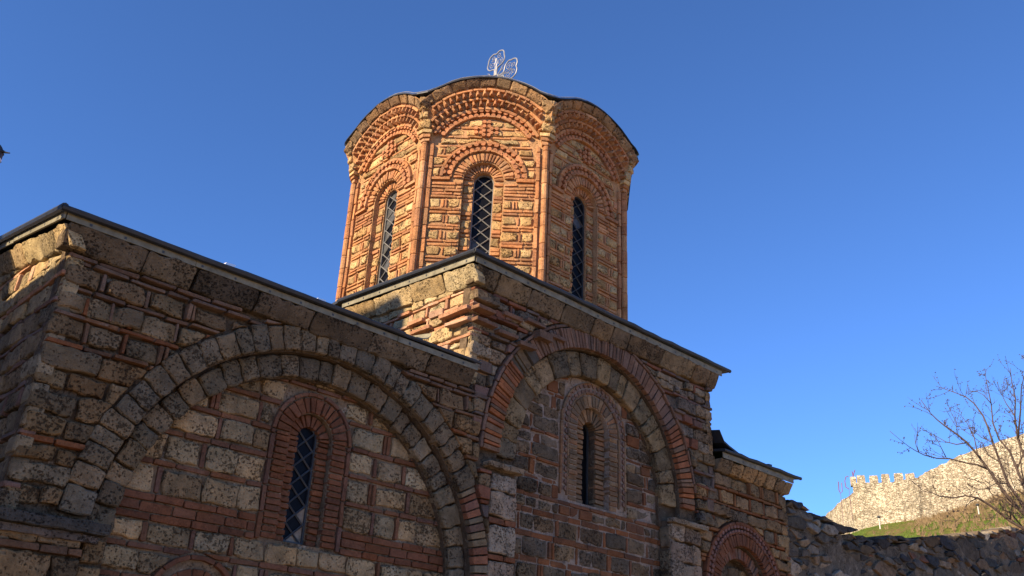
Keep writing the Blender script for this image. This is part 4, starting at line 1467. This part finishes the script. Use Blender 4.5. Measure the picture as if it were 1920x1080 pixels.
def hill_te(az, d):
    b = base_te(az)
    if d <= 176:
        s = (d - 60) / 116.0
        return -.027 + (b + .027) * (1 - (1 - s) ** 2.1) - .004 * sin(az * 37 + d * .11)
    return b * (176 / d) ** .7 - .02 * (d - 176) / 224


for d in ds:
    for i in range(NA + 1):
        az = A0 + (A1 - A0) * i / NA
        g.v.append(site(az, d, hill_te(az, d)))
for j in range(len(ds) - 1):
    for i in range(NA):
        b0 = j * (NA + 1) + i
        g.f.append((b0, b0 + NA + 1, b0 + NA + 2, b0 + 1))
m, t, b = newmat('hillside_turf')
tc = N(t, 'ShaderNodeTexCoord').outputs['Object']
n1 = noise(t, .055, 5, .6, tc); n2 = noise(t, .9, 6, .75, tc)
r1 = ramp(t, n1.outputs['Fac'], [(.48, (.09, .13, .018)), (.56, (.13, .125, .03)), (.68, (.16, .115, .045))])
r2 = ramp(t, n2.outputs['Fac'], [(.3, .55), (.7, 1.35)])
t.links.new(mixc(t, 'MULTIPLY', 1.0, r1.outputs['Color'], r2.outputs['Color']), b.inputs['Base Color'])
b.inputs['Roughness'].default_value = .95
b.inputs['Specular IOR Level'].default_value = .1
bp = N(t, 'ShaderNodeBump'); bp.inputs['Distance'].default_value = .5; bp.inputs['Strength'].default_value = .8
t.links.new(n2.outputs['Fac'], bp.inputs['Height']); t.links.new(bp.outputs['Normal'], b.inputs['Normal'])
tag(g.build('hill', m, smooth=True), kind='structure')

m, t, b = newmat('pale_fortress_stone')
tc = N(t, 'ShaderNodeTexCoord').outputs['Object']
mp = N(t, 'ShaderNodeMapping'); mp.inputs['Scale'].default_value = (1, 1, 2.3)
t.links.new(tc, mp.inputs['Vector'])
vo = N(t, 'ShaderNodeTexVoronoi'); vo.inputs['Scale'].default_value = 2.1
t.links.new(mp.outputs['Vector'], vo.inputs['Vector'])
ve = N(t, 'ShaderNodeTexVoronoi', feature='DISTANCE_TO_EDGE'); ve.inputs['Scale'].default_value = 2.1
t.links.new(mp.outputs['Vector'], ve.inputs['Vector'])
nz_ = noise(t, .35, 6, .75, tc)
sep = N(t, 'ShaderNodeSeparateColor'); t.links.new(vo.outputs['Color'], sep.inputs['Color'])
r1 = ramp(t, sep.outputs[0], [(.1, (.30, .245, .165)), (.5, (.48, .405, .285)), (.9, (.57, .49, .35))])
r2 = ramp(t, ve.outputs['Distance'], [(.0, .5), (.10, 1.0)])
r3 = ramp(t, nz_.outputs['Fac'], [(.35, .70), (.65, 1.15)])
c_ = mixc(t, 'MULTIPLY', 1.0, mixc(t, 'MULTIPLY', 1.0, r1.outputs['Color'], r2.outputs['Color']), r3.outputs['Color'])
t.links.new(c_, b.inputs['Base Color'])
b.inputs['Roughness'].default_value = .95
b.inputs['Specular IOR Level'].default_value = .1
ad = N(t, 'ShaderNodeMath', operation='ADD'); t.links.new(r2.outputs['Color'], ad.inputs[0]); t.links.new(sep.outputs[1], ad.inputs[1])
bp = N(t, 'ShaderNodeBump'); bp.inputs['Distance'].default_value = .16; bp.inputs['Strength'].default_value = 1.0
t.links.new(ad.outputs[0], bp.inputs['Height']); t.links.new(bp.outputs['Normal'], b.inputs['Normal'])
M['fort'] = m
FT = empty('fortress', site(el((1650, 985))[0], FD, el((1650, 985))[1]), 'sunlit pale stone fortress wall with battlements along the hilltop', 'fortress')


def fort_wall(tops, bots, dists, name, thick=2.2, sub=6, rough=.10):
    g = Geo()
    cols = []
    for i in range(len(tops) - 1):
        for s in range(sub):
            f = s / sub
            L = lambda a, b: tuple(x + (y - x) * f for x, y in zip(a, b))
            cols.append((L(tops[i], tops[i + 1]), L(bots[i], bots[i + 1]), dists[i] + (dists[i + 1] - dists[i]) * f))
    cols.append((tops[-1], bots[-1], dists[-1]))
    rows_ = 8
    for (tp, bt, d) in cols:
        az, te = el(tp); tb = el(bt)[1] - .02
        for r in range(rows_ + 1):
            s = r / rows_
            dd = d + hr.uniform(-rough, rough)
            zt = 1.6 + d * (tb + (te - tb) * s) + (hr.uniform(-.18, .18) if r == rows_ else 0)
            g.v.append(Vector((dd * cos(az), dd * sin(az), zt)))
        g.v.append(Vector(((d + thick) * cos(az), (d + thick) * sin(az), g.v[-1].z)))
        g.v.append(Vector(((d + thick) * cos(az), (d + thick) * sin(az), 1.6 + d * tb)))
    k = rows_ + 3
    for c in range(len(cols) - 1):
        for r in range(k - 1):
            g.f.append((c * k + r, (c + 1) * k + r, (c + 1) * k + r + 1, c * k + r + 1))
    for c in (0, len(cols) - 1):
        g.f.append(tuple(c * k + r for r in (range(k) if c else reversed(range(k)))))
    return g.build(name, 'fort', FT)


fort_wall(f_top, f_bot, [FD, FD, FD - 1, FD - 1, FD, FD, FD - 1, FD - 3, FD - 6, FD - 10, FD - 14, FD - 18], 'curtain_wall')
fort_wall([(1500, 1012), (1530, 985), (1548, 966), (1570, 945), (1597, 925), (1606, 922)], [(1500, 1080), (1530, 1060), (1548, 1050), (1570, 1040), (1597, 1020), (1606, 1015)], [196, 190, 186, 181, FD + 1.5, FD + 1.0], 'flank_wall')
for (x, y, w, h) in ((1600, 905, 9, 9), (1615, 905, 13, 11), (1639, 904, 13, 10), (1661, 903, 13, 11), (1686, 902, 14, 12), (1707, 899, 14, 9)):
    c_az, c_te = el((x, y)); pxm = FPX / FD * .92
    wv, hv = w / pxm, h / pxm
    c = site(c_az, FD + .6, c_te)
    d = Vector((cos(c_az), sin(c_az), 0)); sd = Vector((-d.y, d.x, 0))
    g = Geo()
    lo_ = [c - sd * wv / 2 - d * .5 + Vector((0, 0, -.6)), c + sd * wv / 2 - d * .5 + Vector((0, 0, -.6)), c + sd * wv / 2 + d * .9 + Vector((0, 0, -.6)), c - sd * wv / 2 + d * .9 + Vector((0, 0, -.6))]
    lo_.reverse()
    mid = [p + Vector((hr.uniform(-.05, .05), hr.uniform(-.05, .05), .6 + hv * .75)) for p in lo_]
    g.hexa(lo_, mid)
    hi_ = [c_.lerp(sum(mid, Vector()) / 4, .12) + Vector((0, 0, hv * .25 + hr.uniform(-.05, .08))) for c_ in mid]
    g.hexa([p.lerp(sum(mid, Vector()) / 4, .04) + Vector((0, 0, .003)) for p in mid], hi_)
    g.build('merlon', 'fort', FT)

# dry brush and grass on the slope
g = Geo(); g2 = Geo()
for i in range(2600):
    az = hr.uniform(radians(14), radians(27.5)); d = hr.uniform(95, 172)
    base = site(az, d, hill_te(az, d))
    green = az > radians(22.4) + hr.uniform(-.02, .02) and hr.random() < .97
    n_ = 7 if not green else 4
    hh = hr.uniform(.4, 1.3) if not green else hr.uniform(.15, .4)
    gg = g2 if green else g
    for k in range(n_):
        a = hr.uniform(0, 2 * pi); sp = hr.uniform(.1, .6) * hh
        tip = base + Vector((cos(a) * sp, sin(a) * sp, hh * hr.uniform(.6, 1.0)))
        side = Vector((-sin(az), cos(az), 0)) * hr.uniform(.03, .07)
        root = base + Vector((hr.uniform(-.25, .25), hr.uniform(-.25, .25), -.05))
        gg.add([root - side, root + side, tip], [(0, 1, 2)])
        mid = root.lerp(tip, .55)
        gg.add([mid - side * .7, mid + side * .7, mid + Vector((hr.uniform(-.5, .5), hr.uniform(-.5, .5), .45)) * hh * .6], [(0, 1, 2)])
tag(g.build('dry_brush', plain_material('dry_brush', (.20, .14, .075), rough=.9, var=.4, scale=.3, bump=0, spec=.1)), 'dry brown brush covering the slope under the fortress', 'brush', kind='stuff')
tag(g2.build('grass', plain_material('green_grass', (.10, .135, .025), rough=.9, var=.3, scale=.3, bump=0, spec=.1)), 'bright green grass patch on the slope under the battlements', 'grass', kind='stuff')

# three letters of tube on the hill edge beside the first merlon
LT = empty('letter_sign', site(el((1585, 940))[0], 178.0, el((1585, 940))[1]), 'thin letters U C K standing beside the fortress corner', 'sign')
M['letter'] = plain_material('faded_red_tube', (.16, .06, .09), rough=.6, var=.2, bump=0)
for strokes in ([[(1572, 903), (1573, 919), (1576, 925), (1579, 922), (1578, 905)]],
                [[(1591, 893), (1586, 894), (1584, 902), (1586, 913), (1592, 917)]],
                [[(1598, 884), (1601, 903)], [(1603, 881), (1599.5, 893), (1605, 899)]]):
    g = Geo()
    allp = []
    for st in strokes:
        pp = [site(*(lambda e: (e[0], 177.0, e[1]))(el(p))) for p in st]
        allp += pp
        g.tube(pp, .085, 5)
    low_ = min(allp, key=lambda p: p.z)
    g.build('letter', 'letter', LT)
    g = Geo(); g.tube([low_, Vector((low_.x, low_.y, low_.z - 5.5))], .03, 5); g.build('post', 'letter', LT)

# lamp posts on the slope
for (px, hh, lab) in (((1650, 988), 1.5, 'short pale lamp post standing in the green grass below the battlements'), ((1835, 960), 1.1, 'small pale post among dry brush behind the bare branches')):
    az, te = el(px); d = 140.0
    p = site(az, d, hill_te(az, d))
    p.z = 1.6 + d * te - .3
    o = empty('lamp_post', p, lab, 'lamp post', 'posts on the hillside')
    g = Geo(); g.tube([p, p + Vector((0, 0, hh))], [.09, .07], 8); g.build('pole', plain_material('pale_paint', (.55, .5, .42), var=.1, bump=0), o)
    g = Geo(); g.tube([p + Vector((0, 0, hh)), p + Vector((0, 0, hh + .12)), p + Vector((0, 0, hh + .2)), p + Vector((0, 0, hh + .34))], [.10, .24, .26, .05], 8); g.build('lamp_head', 'iron', o)

# ================================================================== BARE TREE
TD = 21.0
def tp(zx, zy, d=TD):
    p = (1280 + zx / 3.0, 720 + zy / 3.0)
    az, te = el(p)
    return site(az, d, te)
tr = random.Random(11)
TB_ = tp(2230, 1120)
TREE = empty('bare_tree', (TB_.x, TB_.y, 0.0), 'leafless tree with spreading twiggy branches at the right edge', 'tree')
M['bark'] = plain_material('dark_bark', (.085, .06, .048), rough=.9, var=.45, scale=25, bump=.4, spec=.15)
M['twig'] = plain_material('grey_twig', (.075, .055, .045), rough=.85, var=.35, scale=15, bump=0, spec=.15)
limbs = [
    ([(2230, 1120), (2120, 960), (2010, 880), (1920, 815), (1840, 770), (1740, 690), (1660, 640), (1590, 628), (1530, 640), (1450, 632), (1400, 612), (1335, 602)], .040, 21.0, 19.6),
    ([(2230, 1120), (2100, 930), (1990, 800), (1905, 715), (1830, 640), (1775, 560), (1720, 480), (1660, 400), (1600, 330), (1545, 285), (1480, 240), (1430, 200), (1395, 165), (1340, 90)], .048, 21.0, 20.0),
    ([(1990, 800), (1900, 660), (1830, 560), (1785, 440), (1745, 330), (1715, 240), (1690, 180), (1640, 110), (1590, 70), (1510, 40), (1425, 12)], .038, 21.0, 21.8),
    ([(2100, 930), (2020, 760), (1930, 600), (1880, 480), (1840, 380), (1780, 310), (1745, 220), (1735, 110), (1712, 0), (1700, -60)], .040, 21.0, 22.6),
    ([(2120, 960), (2060, 760), (1990, 560), (1930, 430), (1885, 310), (1868, 180), (1872, 80), (1850, -20), (1842, -90)], .040, 21.2, 21.0),
    ([(1885, 310), (1900, 150), (1905, 20), (1925, -60), (1940, -130)], .020, 21.0, 20.2),
    ([(1720, 480), (1660, 455), (1600, 445), (1500, 420), (1430, 418), (1360, 400), (1310, 375), (1270, 350), (1225, 315), (1165, 265)], .022, 20.6, 19.4),
    ([(1660, 640), (1620, 660), (1590, 690), (1575, 740), (1530, 780)], .013, 20.4, 20.0),
    ([(1600, 330), (1540, 340), (1480, 325), (1420, 290), (1360, 262)], .015, 20.4, 21.0),
    ([(1480, 410), (1450, 350), (1430, 310), (1415, 285)], .010, 19.9, 19.8),
    ([(1330, 385), (1310, 340), (1305, 285)], .009, 19.6, 19.5),
    ([(1840, 770), (1860, 640), (1820, 560), (1790, 540)], .016, 20.8, 20.0),
    ([(1830, 560), (1760, 560), (1700, 590), (1640, 600)], .013, 21.0, 20.2),
    ([(1920, 815), (1850, 730), (1790, 700), (1740, 760), (1700, 800)], .015, 20.8, 20.0),
    ([(2010, 880), (1940, 830), (1890, 800), (1830, 740), (1780, 720)], .02, 21.0, 20.3),
    ([(1660, 400), (1640, 300), (1600, 220), (1560, 170), (1500, 140)], .013, 20.4, 21.3),
    ([(1745, 330), (1680, 300), (1620, 250), (1570, 240)], .011, 21.3, 22.0),
    ([(1868, 180), (1820, 110), (1790, 50), (1770, -10)], .013, 21.0, 21.8),
    ([(1735, 110), (1690, 60), (1650, 40), (1600, 45)], .010, 22.0, 22.3),
    ([(1880, 480), (1920, 380), (1960, 260), (1990, 120)], .018, 21.6, 22.0),
    ([(2100, 930), (2000, 840), (1930, 740), (1890, 650), (1850, 600), (1800, 480), (1770, 400)], .024, 21.0, 20.4),
    ([(1905, 715), (1860, 690), (1800, 640), (1740, 620), (1700, 560), (1640, 540), (1580, 520)], .015, 20.8, 20.2),
    ([(1930, 600), (1905, 480), (1900, 380), (1915, 280), (1900, 200)], .017, 21.4, 21.0),
    ([(1785, 440), (1720, 400), (1690, 340), (1640, 300), (1580, 260), (1530, 215)], .013, 21.3, 21.9),
    ([(2060, 760), (1980, 700), (1920, 620), (1870, 590), (1840, 520), (1830, 430), (1850, 350)], .018, 21.2, 20.6),
    ([(1990, 800), (1950, 760), (1880, 740), (1800, 660), (1720, 640)], .014, 20.9, 20.3),
    ([(1545, 285), (1540, 220), (1510, 160), (1490, 110)], .009, 20.4, 20.6),
]
trunk = Geo()
b3 = Vector((TB_.x + .1, TB_.y - .15, 0.0))
trunk.tube([b3, b3.lerp(TB_, .35) + Vector((.05, .05, 0)), b3.lerp(TB_, .75), TB_ + Vector((0, 0, .05))], [.17, .13, .11, .085], 10)
trunk.build('trunk', 'bark', TREE, smooth=True)
tw = Geo(); bd = Geo()


def twig(p, d, L, r, lvl):
    n_ = 4
    pts = [p]
    for i in range(n_):
        d = (d + Vector((tr.uniform(-.25, .25), tr.uniform(-.25, .25), tr.uniform(-.12, .28)))).normalized()
        p = p + d * (L / n_)
        pts.append(p)
    tw.tube(pts, [r * (1 - .7 * i / n_) for i in range(n_ + 1)], 4)
    for q in pts[1:]:
        if tr.random() < .5:
            o = Vector((tr.uniform(-1, 1), tr.uniform(-1, 1), tr.uniform(-1, .6))).normalized()
            s = tr.uniform(.007, .014)
            bd.tube([q, q + o * s, q + o * s * 2.4, q + o * s * 3.4], [s * .25, s * .75, s * .6, s * .1], 5)
    if lvl > 0:
        for q in pts[1:-1]:
            if tr.random() < .7:
                dd = (d + Vector((tr.uniform(-1, 1), tr.uniform(-1, 1), tr.uniform(-.5, .8)))).normalized()
                twig(q, dd, L * tr.uniform(.35, .6), r * .65, lvl - 1)


for (pts, r, d0, d1) in limbs:
    P = [tp(x, y, d0 + (d1 - d0) * i / (len(pts) - 1) + tr.uniform(-.06, .06)) for i, (x, y) in enumerate(pts)]
    g = Geo()
    k = len(P)
    g.tube(P, [max(.0045, r * (1 - .88 * (i / (k - 1)) ** .8)) for i in range(k)], 7)
    g.build('branch', 'bark' if r > .02 else 'twig', TREE, smooth=True)
    for i in range(1, k):
        seg = P[i] - P[i - 1]
        for q in range(max(1, int(seg.length / .12))):
            if i < 3 and r > .03: continue
            if tr.random() < .8:
                o = Vector((tr.uniform(-1, 1), tr.uniform(-1, 1), tr.uniform(-.55, 1))).normalized()
                d = (seg.normalized() * .8 + o * .9).normalized()
                twig(P[i - 1].lerp(P[i], tr.random()), d, tr.uniform(.14, .55), .0055, 1)
tw.build('twigs', 'twig', TREE, kind='stuff')
bd.build('buds', 'twig', TREE, kind='stuff')

# ================================================================== STREET LANTERN at the left edge
la, lt = el((-15, 285))
LP = site(la, 8.0, lt)
LAN = empty('street_lantern', (LP.x, LP.y, 0.0), 'dark lantern with flared cap poking in at the left edge', 'lantern')
def lathe(prof_, name, mat, parent, k=6, c=LP):
    g = Geo()
    for (r, z) in prof_:
        for i in range(k):
            a = 2 * pi * i / k + .3
            g.v.append(Vector((c.x + r * cos(a), c.y + r * sin(a), c.z + z)))
    for j in range(len(prof_) - 1):
        for i in range(k):
            g.f.append((j * k + i, j * k + (i + 1) % k, (j + 1) * k + (i + 1) % k, (j + 1) * k + i))
    g.f.append(tuple(reversed(range(k)))); g.f.append(tuple(range((len(prof_) - 1) * k, len(prof_) * k)))
    return g.build(name, mat, parent)
lathe([(.088, -.004), (.092, .004), (.086, .02), (.075, .045), (.055, .07), (.025, .09), (.012, .10), (.004, .12)], 'lantern_cap', 'lead', LAN, 12)
g = Geo()
for k in range(4):
    a = radians(-44.4 + 90 * k); e = Vector((cos(a), sin(a), 0))
    g.tube([LP + e * .08 + Vector((0, 0, .012)), LP + e * .115 + Vector((0, 0, .0)), LP + e * .152 + Vector((0, 0, -.004))], [.016, .008, .005], 6)
g.build('cap_spikes', 'lead', LAN)
lathe([(.082, -.055), (.086, -.005)], 'lantern_body', 'lead', LAN, 12)
lathe([(.084, -.070), (.086, -.056)], 'pale_band', 'bright', LAN, 12)
lathe([(.03, -.185), (.055, -.16), (.080, -.071)], 'lantern_base', 'lead', LAN, 12)
lathe([(.06, -LP.z), (.05, -LP.z + .5), (.032, -LP.z + 1.0), (.028, -.186)], 'lamp_column', 'lead', LAN, 10)

# ================================================================== UNSEEN HOUSE added west of the church to shade its west front
HS = empty('shade_caster_house', (-3.0, 12.0, 0.0), 'unseen plastered house added west of the church to cast its shadow', 'house')
M['plaster'] = plain_material('warm_plaster', (.55, .45, .33), rough=.95, var=.15, bump=.2, spec=.1)
M['tile'] = plain_material('clay_roof', (.32, .13, .08), rough=.9, var=.3, bump=.3, spec=.1)
def gable(x0, x1, y0, y1, ze, zr, nm, of=.25):
    g = Geo(); g.box(x0, x1, y0, y1, -.1, ze); w = g.build('wall', 'plaster', HS)
    xm = .5 * (x0 + x1)
    g = Geo()
    for (xa, za, xb, zb) in ((x0 - of, ze - .1, xm, zr), (xm, zr, x1 + of, ze - .1)):
        lo_ = [(xa, y0 - .02, za), (xb, y0 - .02, zb), (xb, y1 + .02, zb), (xa, y1 + .02, za)]
        g.hexa(lo_, [(p[0], p[1], p[2] + .12) for p in lo_])
    g.add([(x0, y0, ze), (x1, y0, ze), (xm, y0, zr), (x0, y1, ze), (x1, y1, ze), (xm, y1, zr)], [(0, 1, 2), (5, 4, 3)])
    g.build('roof', 'tile', HS)
    return w
w1 = gable(-5.4, -1.0, 9.95, 16.6, 10.6, 11.75, 'a')
w2 = gable(-5.0, -1.2, 6.4, 9.9, 6.7, 7.55, 'b')
for (y, z) in ((11.0, 2.0), (12.6, 2.0), (14.4, 2.0), (10.6, 5.2), (12.6, 5.2), (14.4, 5.2), (10.6, 8.3), (12.6, 8.3), (14.4, 8.3)):
    g = Geo(); g.box(-1.02, -.96, y - .5, y + .5, z - .65, z + .65); wf = g.build('window', 'fascia', HS)
    g = Geo(); g.box(-.96, -.95, y - .42, y + .42, z - .57, z + .57); g.build('pane', 'glass', wf)

# ================================================================== write out the pieces
CAP = 295
groups = {}
for b in BLOCKS:
    key = (b['kind'], 'wall' if b['mat'] == 'rubble' else 'church')
    groups.setdefault(key, []).append(b)
REST = {'stone': 'small_stones', 'brick': 'small_bricks', 'upright_brick': 'small_upright_bricks', 'arch_stone': 'small_arch_stones', 'arch_brick': 'small_arch_bricks', 'jamb_brick': 'small_jamb_bricks',
        'ceramic_band': 'ceramic_band', 'rubble_stone': 'small_rubble'}
for (kind, own), lst in groups.items():
    lst.sort(key=lambda b: -b['px'])
    single = lst[:CAP] if kind != 'ceramic_band' else []
    single = [b for b in single if b['px'] > 25]
    ids = {id(b) for b in single}
    rest = [b for b in lst if id(b) not in ids]
    for b in single:
        meshobj(kind, b['v'], b['f'], b['mat'], b['owner'], tints=[b['tint']] * len(b['v']))
    if rest:
        v, f, tn = [], [], []
        for b in rest:
            k = len(v)
            v += b['v']; tn += [b['tint']] * len(b['v'])
            f += [tuple(i + k for i in q) for q in b['f']]
        meshobj(REST.get(kind, 'small_' + kind + 's'), v, f, rest[0]['mat'], CH if own == 'church' else RW, tints=tn, kind='stuff')
print('BLOCKS', {k: len(v) for k, v in groups.items()})
